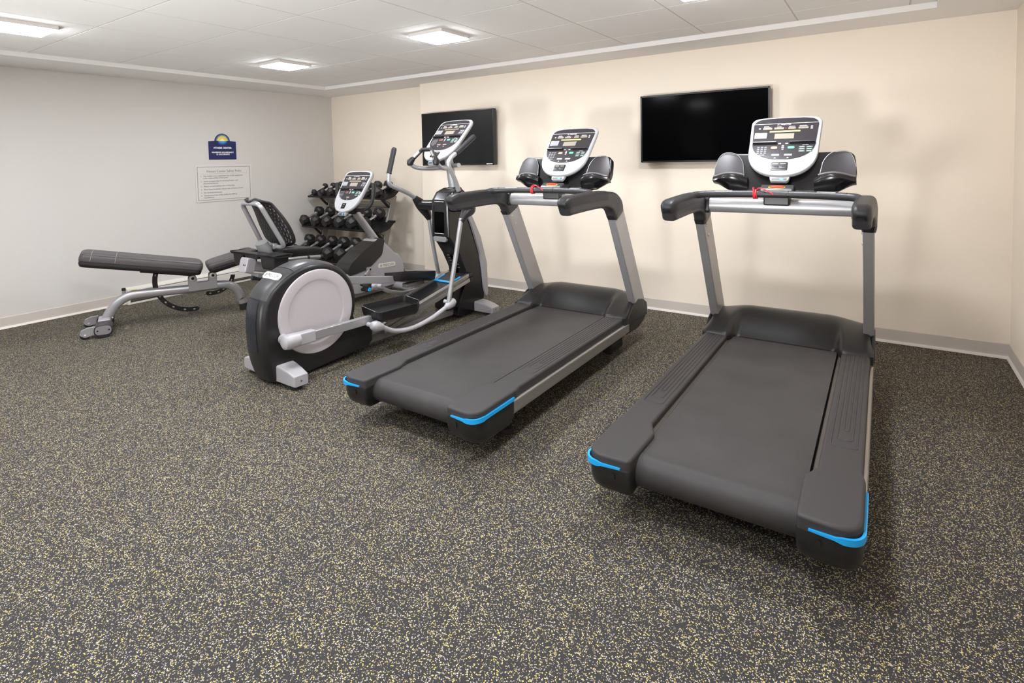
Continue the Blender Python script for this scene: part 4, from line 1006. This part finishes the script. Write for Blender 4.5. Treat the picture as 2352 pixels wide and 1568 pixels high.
# mast, console and front handles
mb = MB(); mb.sweep([(0, 1.405, 0.50), (0, 1.355, 0.575), (0, 1.10, 0.888)], ell(0.036, 0.036, 22)); mb.done('console_mast', M_SILV, B)
mb = MB(); mb.box((0, 1.095, 0.888), (0.10, 0.12, 0.09), 0.03, R=Matrix.Rotation(-0.8, 3, 'X')); mb.done('mast_head', M_CHAR, B)
console(B, (0, 0.968, 0.862), (0.548, 0.836), W=0.185, Wm=0.172, H=0.445, kind='bike', depth=0.05)
mb = MB()
hp = [(0.255, 1.145, 1.118), (0.250, 1.140, 1.02), (0.235, 1.128, 0.94), (0.195, 1.115, 0.892), (0.13, 1.105, 0.872), (0, 1.10, 0.868)]
hpf = cr(hp + [(-x, y, z) for x, y, z in hp[-2::-1]], 7)
mb.tube(hpf, 0.0165, 14); mb.done('front_handlebar', M_CHAR, B, 'black U-shaped handlebar')
for s in (1, -1):
    mb = MB(); mb.tube([(s * 0.2555, 1.1455, 1.124), (s * 0.255, 1.145, 1.12), (s * 0.2495, 1.139, 1.01), (s * 0.2485, 1.137, 0.995)], [0.014, 0.0205, 0.0205, 0.0175], 14); mb.done('hand_grip', M_CHAR, B)
# seat beam, carriage, strut
b0, b1 = V(0, -0.01, 0.535), V(0, 1.00, 0.255); bd = (b1 - b0).normalized()
mb = MB(); mb.sweep([b0 + bd * 0.05, b1], rrect(0.042, 0.040, 0.014)); mb.sweep([b0 + bd * 0.10 + V(0, 0, -0.075), b0 + bd * 0.55 + V(0, 0, -0.075)], rrect(0.05, 0.020, 0.006)); mb.done('seat_beam', M_SILV, B)
mb = MB(); mb.sweep([b0 - bd * 0.00, b0 + bd * 0.006, b0 + bd * 0.075], rrect(0.050, 0.060, 0.022, 5), scale=[0.86, 1, 1])
for x in (0.012, 0.034): mb.lathe([(0, 0), (0.006, 0), (0.006, 0.003), (0, 0.003)], b0 + bd * 0.001 + V(x, 0, 0.0), -bd, 10, mi=1)
mb.done('beam_cap', [M_SILVL, M_TVB], B, 'light grey beam end cap')
mb = MB(); mb.sweep([(0, 0.20, 0.43), (0, 0.34, 0.07)], rrect(0.04, 0.05, 0.015)); mb.done('rear_strut', M_SILV, B)
mb = MB(); mb.tube([(0.10, 0.02, 0.435), (0.105, 0.20, 0.365)], [0.013, 0.013], 12); mb.rod((0.10, 0.0, 0.442), (0.10, 0.022, 0.434), 0.016); mb.done('adjust_lever', M_RUB, B)
mb = MB(); mb.sweep([(0, 0.235, 0.52), (0, 0.195, 0.60), (0, 0.155, 0.690)], ell(0.062, 0.046, 22), up=(0, -1, 0)); mb.done('seat_post', M_SILV, B)
# storage tray behind the seat
tray = thing
mb = MB()
out = fillet([(-0.27, 0.04), (0.335, 0.04), (0.335, 0.21), (0.20, 0.21), (0.14, 0.13), (-0.11, 0.13), (-0.16, 0.21), (-0.27, 0.21)], 0.025, 4, True)
fz = 0.622
def tr_(k, z): return [V(p[0], 0.11 + (p[1] - 0.11) * k, z - 0.04 * (p[1])) for p in out]
mb.loft([tr_(0.97, fz - 0.010), tr_(1.05, fz - 0.004), tr_(1.06, fz), tr_(1.0, fz + 0.001), tr_(0.9, fz - 0.02)])
for x0, x1, dz in ((0.125, 0.315, 0.118), (-0.250, -0.100, 0.118), (-0.10, 0.125, 0.045)):
    secs = []
    for k, z in ((1.0, fz - 0.006), (0.90, fz - dz + 0.02), (0.82, fz - dz)):
        c = (x0 + x1) / 2; w = (x1 - x0) / 2 * k
        yy0, yy1 = (0.052, 0.195) if dz > 0.05 else (0.05, 0.125); cy_ = (yy0 + yy1) / 2; hy = (yy1 - yy0) / 2 * k
        secs.append([V(c + p[0], cy_ + p[1], z) for p in rrect(w, hy, 0.02, 4)])
    mb.loft(secs)
mb.done('storage_tray', M_BLACK, B, 'black storage tray with two bins', ang=45)
# seat pad
def cushion(rows, name, m, parent, label=None): mb = MB(); mb.loft(rows); return mb.done(name, m, parent, label, ang=60)
secs = []
for k in range(15):
    t = k / 14; y = 0.24 + 0.44 * t
    w = 0.205 * (0.80 + 0.20 * sm(t / 0.25)) * (1 - 0.55 * sm((t - 0.72) / 0.28))
    zc = 0.596 - 0.045 * sm((t - 0.55) / 0.45) + 0.012 * math.cos(t * 5); th = 0.030 * min(1, 0.55 + 3 * t, 0.35 + 3.2 * (1 - t))
    secs.append([V(w * math.cos(a) * (1 if abs(math.cos(a)) > .2 else 1), y, zc + (th if math.sin(a) > 0 else th * 1.6) * abs(math.sin(a)) ** 0.6 * (1 if math.sin(a) > 0 else -1) + 0.02 * abs(math.cos(a)) ** 3) for a in [2 * PI * j / 28 for j in range(28)]])
cushion(secs, 'seat', M_VINYLD, B, 'black contoured seat pad')
mb = MB(); mb.box((0, 0.42, 0.545), (0.16, 0.30, 0.05), 0.015); mb.done('seat_plate', M_RACKB, B)
for s in (1, -1):
    mb = MB(); mb.tube(cr([(s * 0.12, 0.20, 0.556), (s * 0.205, 0.19, 0.562), (s * 0.235, 0.235, 0.560), (s * 0.240, 0.40, 0.546), (s * 0.240, 0.43, 0.543)], 6), 0.0155, 14); sh = mb.done('side_handle', M_SILVB, B, 'silver side handle')
    mb = MB(); mb.rod((s * 0.24, 0.40, 0.546), (s * 0.24, 0.42, 0.544), 0.0175, 16); mb.rod((s * 0.24, 0.525, 0.533), (s * 0.24, 0.555, 0.530), 0.019, 16, bev=0.006); mb.done('handle_band', M_RUB, sh)
    mb = MB(); mb.rod((s * 0.24, 0.42, 0.544), (s * 0.24, 0.53, 0.532), 0.0168, 16); mb.done('pulse_grip', M_SILVB, sh)
# backrest frame (rounded silver hoop) and perforated shell in front of it
top_l, bot_l = V(0, 0.075, 1.012), V(0, 0.268, 0.640)
uu = (top_l - bot_l).normalized(); fw = V(0, uu.z, -uu.y)
hp = fillet([(-0.155, 0.0), (0.155, 0.0), (0.122, 0.42), (-0.122, 0.42)], [0.06, 0.06, 0.055, 0.055], 7, True)
P3 = [bot_l + V(p[0], 0, 0) + uu * p[1] for p in hp]
mb = MB(); mb.tube(P3 + [P3[0], P3[1]], 0.0185, 14, caps=False); mb.done('back_frame', M_SILV, B, 'silver hoop behind the backrest')
mb = MB(); mb.box(bot_l + uu * 0.01 + fw * -0.01, (0.10, 0.05, 0.05), 0.015); mb.done('back_bracket', M_SILV, B)
NXX, NYY = 34, 46
def bk(u, v):   # u -1..1, v 0..1
    w = 0.200 * (0.86 + 0.14 * sm(v / 0.18)) * (1 - 0.36 * sm((v - 0.30) / 0.70)); 
    dep = 0.032 + 0.040 * (u * u) + 0.02 * math.sin(PI * v) - 0.05 * sm((v - 0.82) / 0.18) * 0.9
    e = max(0.0, abs(v - 0.5) * 2 - 0.80) / 0.20
    w *= math.sqrt(max(0.02, 1 - (e * 0.92) ** 2.2))
    return bot_l + V(w * u, 0, 0) + uu * (-0.030 + 0.475 * v) + fw * dep
t = bmesh.new(); vs = [[t.verts.new(bk(-1 + 2 * i / NXX, j / NYY)) for i in range(NXX + 1)] for j in range(NYY + 1)]
for j in range(NYY):
    for i in range(NXX):
        ui = abs(-1 + 2 * (i + 0.5) / NXX); vj = (j + 0.5) / NYY
        hole = (i % 2 == 1) and ((j + 2 * (i // 2)) % 5 not in (0, 1) ) and ui < 0.86 and 0.07 < vj < 0.93 and not (ui < 0.10) and not (0.44 < vj < 0.52 and ui < 0.5)
        if not hole: t.faces.new([vs[j][i], vs[j][i + 1], vs[j + 1][i + 1], vs[j + 1][i]])
bmesh.ops.recalc_face_normals(t, faces=t.faces)
mb = MB(); mb.merge(t); o = mb.done('backrest', M_VINYLD, B, 'black perforated backrest shell', ang=70, wn=False)
so = o.modifiers.new('thick', 'SOLIDIFY'); so.thickness = 0.010; so.offset = 0
rimp = [bk(-1, j / NYY) for j in range(NYY + 1)] + [bk(-1 + 2 * i / NXX, 1) for i in range(1, NXX + 1)] + [bk(1, j / NYY) for j in range(NYY - 1, -1, -1)] + [bk(1 - 2 * i / NXX, 0) for i in range(1, NXX)]
mb = MB(); mb.tube(rimp + [rimp[0], rimp[1]], 0.010, 8, caps=False); mb.done('backrest_rim', M_BLACK, B)

# ------------------------------------------------------------------ adjustable weight bench
G = thing('weight_bench', 'adjustable weight bench with dark padded backrest and silver curved frame by the left wall', 'weight bench', (0.82, -2.78, 0), math.radians(-22))
sp = cr([(0, 0.012, 0.085), (0, 0.035, 0.135), (0, 0.085, 0.205), (0, 0.155, 0.250), (0, 0.25, 0.262), (0, 0.45, 0.256), (0, 0.64, 0.250), (0, 0.80, 0.254), (0, 0.90, 0.244), (0, 0.965, 0.200), (0, 1.005, 0.130), (0, 1.030, 0.045)], 6)
mb = MB(); mb.sweep(sp, ell(0.030, 0.0375, 20), up=(0, -0.3, 1)); mb.done('main_tube', M_SILV, G, 'silver curved main tube')
mb = MB(); mb.tube([(0, 1.026, 0.060), (0, 1.036, 0.0)], [0.043, 0.043], 18); mb.done('rubber_foot', M_RUB, G)
mb = MB(); mb.rod((-0.20, 0, 0.062), (0.20, 0, 0.062), 0.030, 20); mb.box((0, 0.0, 0.082), (0.16, 0.085, 0.05), 0.012); mb.rod((0.03, 0.052, 0.10), (0.03, 0.058, 0.104), 0.008, 10); mb.done('rear_crossbar', M_SILVL, G)
for s in (1, -1):
    mb = MB(); sec = rrect(0.060, 0.042, 0.040, 7)
    mb.prism([(a, b + 0.058) for a, b in sec], fYZ, s * 0.085, s * 0.235, r=0.005); bt = mb.done('crossbar_sleeve', M_CHAR, G, 'dark rounded end block')
    mb = MB(); mb.prism([(a, b + 0.060) for a, b in rrect(0.052, 0.034, 0.033, 7)], fYZ, s * 0.2352, s * 0.2385, r=0.001)
    for yy in (-0.036, 0.036): mb.lathe([(0, 0), (0.006, 0), (0.006, 0.001), (0, 0.001)], (s * 0.2386, yy, 0.060 + (0.0)), (s, 0, 0), 10, mi=1)
    mb.done('end_plate', [mat('end_plate_grey', (128, 123, 127), 0.45), M_TVB], bt)
    mb = MB(); mb.box((s * 0.16, 0, 0.012), (0.15, 0.07, 0.024), 0.006); mb.done('rubber_pad', M_RUB, bt)
    mb = MB(); wc = V(s * 0.19, -0.115, 0.034)
    mb.lathe([(0, -0.013), (0.028, -0.013), (0.034, -0.008), (0.034, 0.008), (0.028, 0.013), (0, 0.013)], wc, (1, 0, 0), 28); mb.done('transport_wheel', M_RUB, G)
    mb = MB(); mb.prism([tuple(p)[:2] for p in fillet([(0.0, 0.088), (-0.10, 0.084), (-0.148, 0.060), (-0.148, 0.036), (-0.115, 0.014), (-0.06, 0.030), (0, 0.045)], [0, 0.02, 0.02, 0.02, 0.03, 0, 0], 5, True)], fYZ, s * 0.19 + 0.015, s * 0.19 + 0.019)
    mb.prism([tuple(p)[:2] for p in fillet([(0.0, 0.088), (-0.10, 0.084), (-0.148, 0.060), (-0.148, 0.036), (-0.115, 0.014), (-0.06, 0.030), (0, 0.045)], [0, 0.02, 0.02, 0.02, 0.03, 0, 0], 5, True)], fYZ, s * 0.19 - 0.019, s * 0.19 - 0.015)
    mb.sweep([(s * 0.19, 0, 0.087), (s * 0.19, -0.10, 0.083), (s * 0.19, -0.14, 0.066)], [(0.019, -0.002), (0.019, 0.002), (-0.019, 0.002), (-0.019, -0.002)])
    for e in (-0.021, 0.021): mb.lathe([(0, 0), (0.009, 0), (0.007, 0.006), (0, 0.007)], wc + V(e, 0, 0), (1 if e > 0 else -1, 0, 0), 12, mi=1)
    mb.done('wheel_bracket', [M_SILV, M_BOLT], G)
mb = MB(); mb.rod((-0.045, 0.135, 0.255), (-0.045, 0.135, 0.300), 0.013, 14); mb.rod((-0.045, 0.135, 0.297), (-0.045, 0.135, 0.318), 0.0145, 14, mi=1, bev=0.003); mb.done('locking_knob', [M_SILV, M_RUB], G)
mb = MB(); mb.box((0.002, 0.205, 0.3005), (0.03, 0.045, 0.002)); mb.done('warning_sticker', M_YEL, G, 'small yellow sticker')
def pad(name, y0, z0, y1, z1, th, hw, taper, label):
    a, b = V(0, y0, z0), V(0, y1, z1); d = (b - a).normalized(); n = V(0, -d.z, d.y); L = (b - a).length
    q = lambda x, l, h_: a + V(x, 0, 0) + d * l + n * h_
    def outl(k, ins): return [(p[0], p[1]) for p in fillet([(-hw * taper[0] + ins, ins), (hw * taper[0] - ins, ins), (hw * taper[1] - ins, L - ins), (-hw * taper[1] + ins, L - ins)], 0.045, 6, True)]
    mb = MB(); lo = th * 0.42
    mb.loft([[q(p[0], p[1], h_) for p in outl(0, ins)] for h_, ins in ((lo - 0.004, 0.004), (lo, 0.0), (th * 0.62, -0.001), (th * 0.80, 0.002), (th * 0.93, 0.012), (th * 0.985, 0.026), (th, 0.05))])
    p_ = mb.done(name, M_VINYL, G, label, ang=60)
    mb = MB(); mb.loft([[q(p[0], p[1], h_) for p in outl(0, ins)] for h_, ins in ((0.0, 0.022), (0.004, 0.012), (lo * 0.45, 0.004), (lo * 0.5, 0.006), (lo * 0.55, 0.003), (lo, 0.004))])
    mb.done('pad_base', M_VINYLD, p_, ang=50)
    o1 = outl(0, 0.0045); mb = MB(); pts = [q(p[0], p[1], th * 0.855) for p in o1]; mb.tube(pts + [pts[0], pts[1]], 0.0022, 6, caps=False); mb.done('piping', M_VINYL, p_)
    return q, L, p_
q, L, bp = pad('back_pad', -0.150, 0.555, 0.690, 0.372, 0.118, 0.135, (1.0, 1.0), 'long dark grey padded backrest')
mb = MB()
for l in (0.075, 0.235):
    ln = cr([q(x, l, h_) for x, h_ in ((-0.136, 0.055), (-0.137, 0.085), (-0.128, 0.109), (-0.10, 0.1175), (0, 0.1185), (0.10, 0.1175), (0.128, 0.109), (0.137, 0.085), (0.136, 0.055))], 4)
    mb.tube(ln, 0.0022, 6)
mb.done('stitching', M_THREAD, bp)
pad('seat_pad', 0.752, 0.382, 1.13, 0.470, 0.092, 0.15, (0.80, 1.0), 'short dark grey seat pad')
# pivot bracket
mb = MB()
for s in (1, -1):
    mb.prism([tuple(p)[:2] for p in fillet([(0.595, 0.235), (0.815, 0.235), (0.815, 0.375), (0.752, 0.375), (0.752, 0.300), (0.660, 0.300), (0.660, 0.365), (0.595, 0.365)], [0.01, 0.01, 0.028, 0.028, 0.012, 0.012, 0.028, 0.028], 5, True)], fYZ, s * 0.034, s * 0.040, r=0.001)
    for y, z in ((0.628, 0.345), (0.783, 0.352)):
        mb.lathe([(0, 0), (0.026, 0), (0.026, 0.004), (0.020, 0.007), (0.012, 0.006), (0, 0.006)], (s * 0.040, y, z), (s, 0, 0), 22, mi=1)
mb.done('pivot_bracket', [M_SILV, M_BOLT], G, 'silver pivot bracket')
mb = MB()
for y, z in ((0.628, 0.345), (0.783, 0.352)): mb.rod((-0.05, y, z), (0.05, y, z), 0.012)
mb.box((0, 0.45, 0.415), (0.05, 0.40, 0.03), 0.004, R=Matrix.Rotation(-0.215, 3, 'X')); mb.box((0, 0.90, 0.405), (0.05, 0.28, 0.03), 0.004, R=Matrix.Rotation(0.23, 3, 'X'))
mb.done('pad_rail', M_RACKB, G)
# slotted adjustment arcs
def arc(name, c, r, a0, a1, w, slots):
    mb = MB(); N = 40; t = bmesh.new()
    pts = [math.radians(a0 + (a1 - a0) * k / N) for k in range(N + 1)]
    outer = [(c[0] + (r + w) * math.cos(a), c[1] + (r + w) * math.sin(a)) for a in pts]; inner = [(c[0] + (r - w) * math.cos(a), c[1] + (r - w) * math.sin(a)) for a in pts]
    ea = pts[-1]; sgn = 1 if a1 > a0 else -1
    cap = [(c[0] + r * math.cos(ea) + w * math.cos(ea + sgn * b), c[1] + r * math.sin(ea) + w * math.sin(ea + sgn * b)) for b in [PI * k / 8 for k in range(1, 8)]]
    mb.prism(outer + cap + inner[::-1], fYZ, -0.004, 0.004, r=0.001); o = mb.done(name, M_RACKB, G, 'black slotted adjustment arc')
    mb = MB()
    for s_ in slots:
        a = math.radians(s_); cc = (c[0] + r * math.cos(a), c[1] + r * math.sin(a))
        tdir = (-math.sin(a), math.cos(a)); rdir = (math.cos(a), math.sin(a))
        mb.prism([(cc[0] + tdir[0] * p[0] + rdir[0] * p[1], cc[1] + tdir[1] * p[0] + rdir[1] * p[1]) for p in rrect(0.0085, 0.0055, 0.0054, 4)], fYZ, -0.0046, 0.0046)
    mb.done('arc_slots', mat('arc_slot_grey', (150, 146, 138), 0.5), o)
arc('back_arc', (0.628, 0.345), 0.275, 160, 275, 0.019, (168, 207, 222, 237, 256, 271))
arc('seat_arc', (0.783, 0.352), 0.165, 352, 256, 0.018, (335, 300, 285, 262))
# ------------------------------------------------------------------ dumbbell rack and dumbbells
K = thing('dumbbell_rack', 'three-tier black and grey dumbbell rack standing in the corner behind the exercise bike', 'dumbbell rack', (0.0, 0, 0))
TA = math.radians(22); SD = V(0, math.cos(TA), math.sin(TA)); SN = V(0, -math.sin(TA), math.cos(TA))
X0, X1 = 0.085, 1.455
upx = (0.235, 1.336)
def upy(z): return -0.335 + 0.300 * z
for x in upx:
    mb = MB(); mb.sweep([(x, upy(0.03), 0.03), (x, upy(0.925), 0.925)], rrect(0.019, 0.040, 0.012, 4), up=(0, -1, 0))
    mb.done('upright', M_RACKG, K, 'grey leaning upright')
    mb = MB(); mb.sweep([(x, -0.62, 0.028), (x, 0.06, 0.028)], rrect(0.030, 0.026, 0.014, 4)); mb.prism([(-0.44, 0.05), (-0.20, 0.05), (-0.255, 0.26)], fYZ, x - 0.006, x + 0.006)
    ft = mb.done('base_foot', M_RACKG, K)
    mb = MB()
    for y in (-0.58, 0.02): mb.box((x, y, 0.004), (0.066, 0.07, 0.012), 0.003)
    mb.done('foot_pad', M_RUB, ft)
for z, r_ in ((0.10, 0.022), (0.80, 0.018)):
    mb = MB(); mb.rod((upx[0], upy(z), z), (upx[1], upy(z), z), r_); mb.done('cross_tube', M_RACKG, K)
tiers = [('top shelf', V(0, -0.300, 0.918), [(0.205, 0.037), (0.368, 0.042), (0.525, 0.050), (0.685, 0.051), (0.845, 0.053), (1.005, 0.055), (1.172, 0.057), (1.345, 0.060)], 0.105, 0.180),
         ('middle shelf', V(0, -0.400, 0.556), [(0.143, 0.0655), (0.360, 0.0665), (0.578, 0.069), (0.800, 0.071), (1.017, 0.073), (1.236, 0.077)], 0.135, 0.238),
         ('bottom shelf', V(0, -0.530, 0.203), [(0.106, 0.0725), (0.322, 0.074), (0.538, 0.0755), (0.753, 0.077), (0.968, 0.079), (1.188, 0.080)], 0.135, 0.250)]
DEP = 0.245
ordw = ['first', 'second', 'third', 'fourth', 'fifth', 'sixth', 'seventh', 'eighth']
hexp = {}
def dumbbell(R, span):
    """octagonal black rubber heads on a chrome handle; axis along local Y (rear head at +Y)."""
    key = (R, span)
    t = thing('dumbbell', 'x', 'dumbbell')
    for s in (-1, 1):
        mb = MB(); HL = R * 0.92
        prof = [(0.50, -0.95), (0.80, -0.80), (1.0, -0.30), (1.0, 0.18), (0.66, 0.95), (0.62, 1.0)]
        mb.loft([[V(R * r * 1.04 * math.cos(PI / 8 + PI / 4 * k), s * (span / 2 + HL * 0.80 * d * 0.95), R * r * 1.04 * math.sin(PI / 8 + PI / 4 * k)) for k in range(8)] for r, d in prof])
        bm2 = mb.bm
        mb.done('head', M_HEX, t, ang=12, wn=False)
    gl = span / 2 - R * 0.70
    mb = MB(); mb.lathe([(0.0135, -gl - 0.02), (0.0135, -gl), (0.0185, -gl + 0.002), (0.0185, -gl + 0.010), (0.0125, -gl + 0.012), (0.0125, -gl + 0.018), (0.0170, -gl + 0.020), (0.0170, -gl + 0.026), (0.0140, -gl + 0.028), (0.0160, 0.0), (0.0140, gl - 0.028), (0.0170, gl - 0.026), (0.0170, gl - 0.020), (0.0125, gl - 0.018), (0.0125, gl - 0.012), (0.0185, gl - 0.010), (0.0185, gl - 0.002), (0.0135, gl), (0.0135, gl + 0.02)], (0, 0, 0), (0, 1, 0), 18)
    mb.done('handle', M_CHROME, t, 'chrome handle', ang=25)
    return t
for tier, F, items, mid, span in tiers:
    mb = MB()
    for d, hgt in ((0.0, 0.030), (DEP, 0.030)):
        c = F + SD * d - SN * 0.012
        mb.sweep([c + V(X0, 0, 0), c + V(X1, 0, 0)], rrect(0.014, 0.011, 0.005, 3), up=SN)
    c = F + SD * DEP / 2 - SN * 0.014
    mb.loft([[c + V(x, 0, 0) + SD * a + SN * b for a, b in ((-DEP / 2, -0.003), (DEP / 2, -0.003), (DEP / 2, 0.003), (-DEP / 2, 0.003))] for x in (X0, X1)])
    sh = mb.done('shelf', M_RACKB, K, 'black sloping shelf')
    for x in (X0 + 0.006, X1 - 0.006):
        mb = MB(); a = F - SN * 0.004; pts = [a - SD * 0.010, a + SD * (DEP + 0.012), a + SD * (DEP + 0.008) - SN * 0.012, a + SD * (DEP * 0.60) - SN * 0.045, a + SD * (DEP * 0.45) - SN * 0.045, a - SD * 0.010 - SN * 0.022]
        mb.prism([(p.y, p.z) for p in pts], fYZ, x - 0.003, x + 0.003); mb.done('end_plate', M_RACKB, sh)
    for x in upx:
        zt = (F + SD * 0.03).z - 0.018; zb = zt - 0.135
        yb = upy(zb)
        mb = MB(); mb.sweep([V(x, (F + SD * 0.04).y, zt), V(x, yb - 0.012, max(zb, 0.06))], rrect(0.015, 0.010, 0.003, 2)); mb.done('brace', M_RACKB, sh)
        mb = MB(); a = F + SD * DEP * 0.6 - SN * 0.02; mb.prism([(a.y - 0.10, a.z - 0.042), (a.y + 0.10, a.z + 0.035), (upy(a.z - 0.10) + 0.0, a.z - 0.12), (upy(a.z - 0.10) - 0.02, a.z - 0.13)], fYZ, x - 0.016, x + 0.016); mb.done('gusset', M_RACKG, sh)
    for i, (x, R) in enumerate(items):
        cen = F + SD * mid + SN * (R * 1.04 * math.cos(PI / 8) + 0.004)
        # cradle under each head
        for s in (-1, 1):
            cc = F + SD * (mid + s * span / 2) + V(x, 0, 0); w = R * 1.08
            prof = [(-w, R * 0.50), (-w * 0.93, R * 0.50), (-w * 0.42, 0.003), (w * 0.42, 0.003), (w * 0.93, R * 0.50), (w, R * 0.50), (w * 0.95, -0.010), (-w * 0.95, -0.010)]
            mb = MB(); mb.prism(prof, lambda p, q, d, cc=cc: cc + V(p, 0, 0) + SN * q + SD * d, -R * 0.30, R * 0.30, r=0.0015, seg=1); mb.done('cradle', M_RUB, sh)
        t = dumbbell(R, span); t.location = cen + V(x, 0, 0); t.rotation_euler = (TA, 0, 0)
        n = len(items); hid = ''
        which = ('leftmost' if i == 0 else 'rightmost' if i == n - 1 else ordw[i]) + (' dumbbell' if i in (0, n - 1) else ' dumbbell from the left')
        size = {'top shelf': 'small', 'middle shelf': 'medium', 'bottom shelf': 'large'}[tier]
        t['label'] = '%s on the %s of the rack, %s black rubber heads' % (which, tier, size)
        t['group'] = 'dumbbells on the ' + tier
# ------------------------------------------------------------------ camera and view
def camera():
    yaw, pitch, roll = 0.594, -0.047, -0.02025
    f = Vector((-math.sin(yaw) * math.cos(pitch), math.cos(yaw) * math.cos(pitch), math.sin(pitch)))
    r = Vector((math.cos(yaw), math.sin(yaw), 0)); u = r.cross(f)
    r2 = r * math.cos(roll) + u * math.sin(roll); u2 = -r * math.sin(roll) + u * math.cos(roll)
    cam = bpy.data.cameras.new('camera'); o = bpy.data.objects.new('camera', cam); COL.objects.link(o)
    M = Matrix.Identity(4)
    for k in range(3): M[k][0], M[k][1], M[k][2] = r2[k], u2[k], -f[k]
    M[0][3], M[1][3], M[2][3] = 6.0485, -4.5823, 1.3273
    o.matrix_world = M
    cam.sensor_fit = 'HORIZONTAL'; cam.sensor_width = 36.0; cam.lens = 1266.5 / 2352 * 36.0
    cam.shift_y = -(784 - 423.3) / 2352; cam.shift_x = (1176 - 1175.4) / 2352
    cam.clip_start = 0.02
    S.camera = o
camera()

w = bpy.data.worlds.new('world'); S.world = w; w.use_nodes = True
w.node_tree.nodes['Background'].inputs[0].default_value = (0.80, 0.90, 1.0, 1); w.node_tree.nodes['Background'].inputs[1].default_value = 0.2
# two added fill spots, aimed up from behind the camera to brighten the ceiling
def fill_spot(x, y, z, tx, ty, watts, ang=150):
    l = bpy.data.lights.new('ceiling_fill', 'SPOT'); l.energy = watts; l.spot_size = math.radians(ang); l.spot_blend = 0.6; l.shadow_soft_size = 0.25
    l.color = (0.97, 0.99, 1.0)
    o = bpy.data.objects.new('ceiling_fill', l); COL.objects.link(o); o.location = (x, y, z)
    d = Vector((tx - x, ty - y, HC - z)); o.rotation_euler = d.to_track_quat('-Z', 'Y').to_euler()
fill_spot(2.4, -5.6, 0.5, 2.6, -3.5, 170, 96)
fill_spot(5.0, -5.6, 0.5, 4.6, -3.5, 250, 96)
S.view_settings.view_transform = 'Standard'; S.view_settings.look = 'None'; S.view_settings.gamma = 1.0
S.view_settings.use_curve_mapping = False
S.view_settings.exposure = 0.47
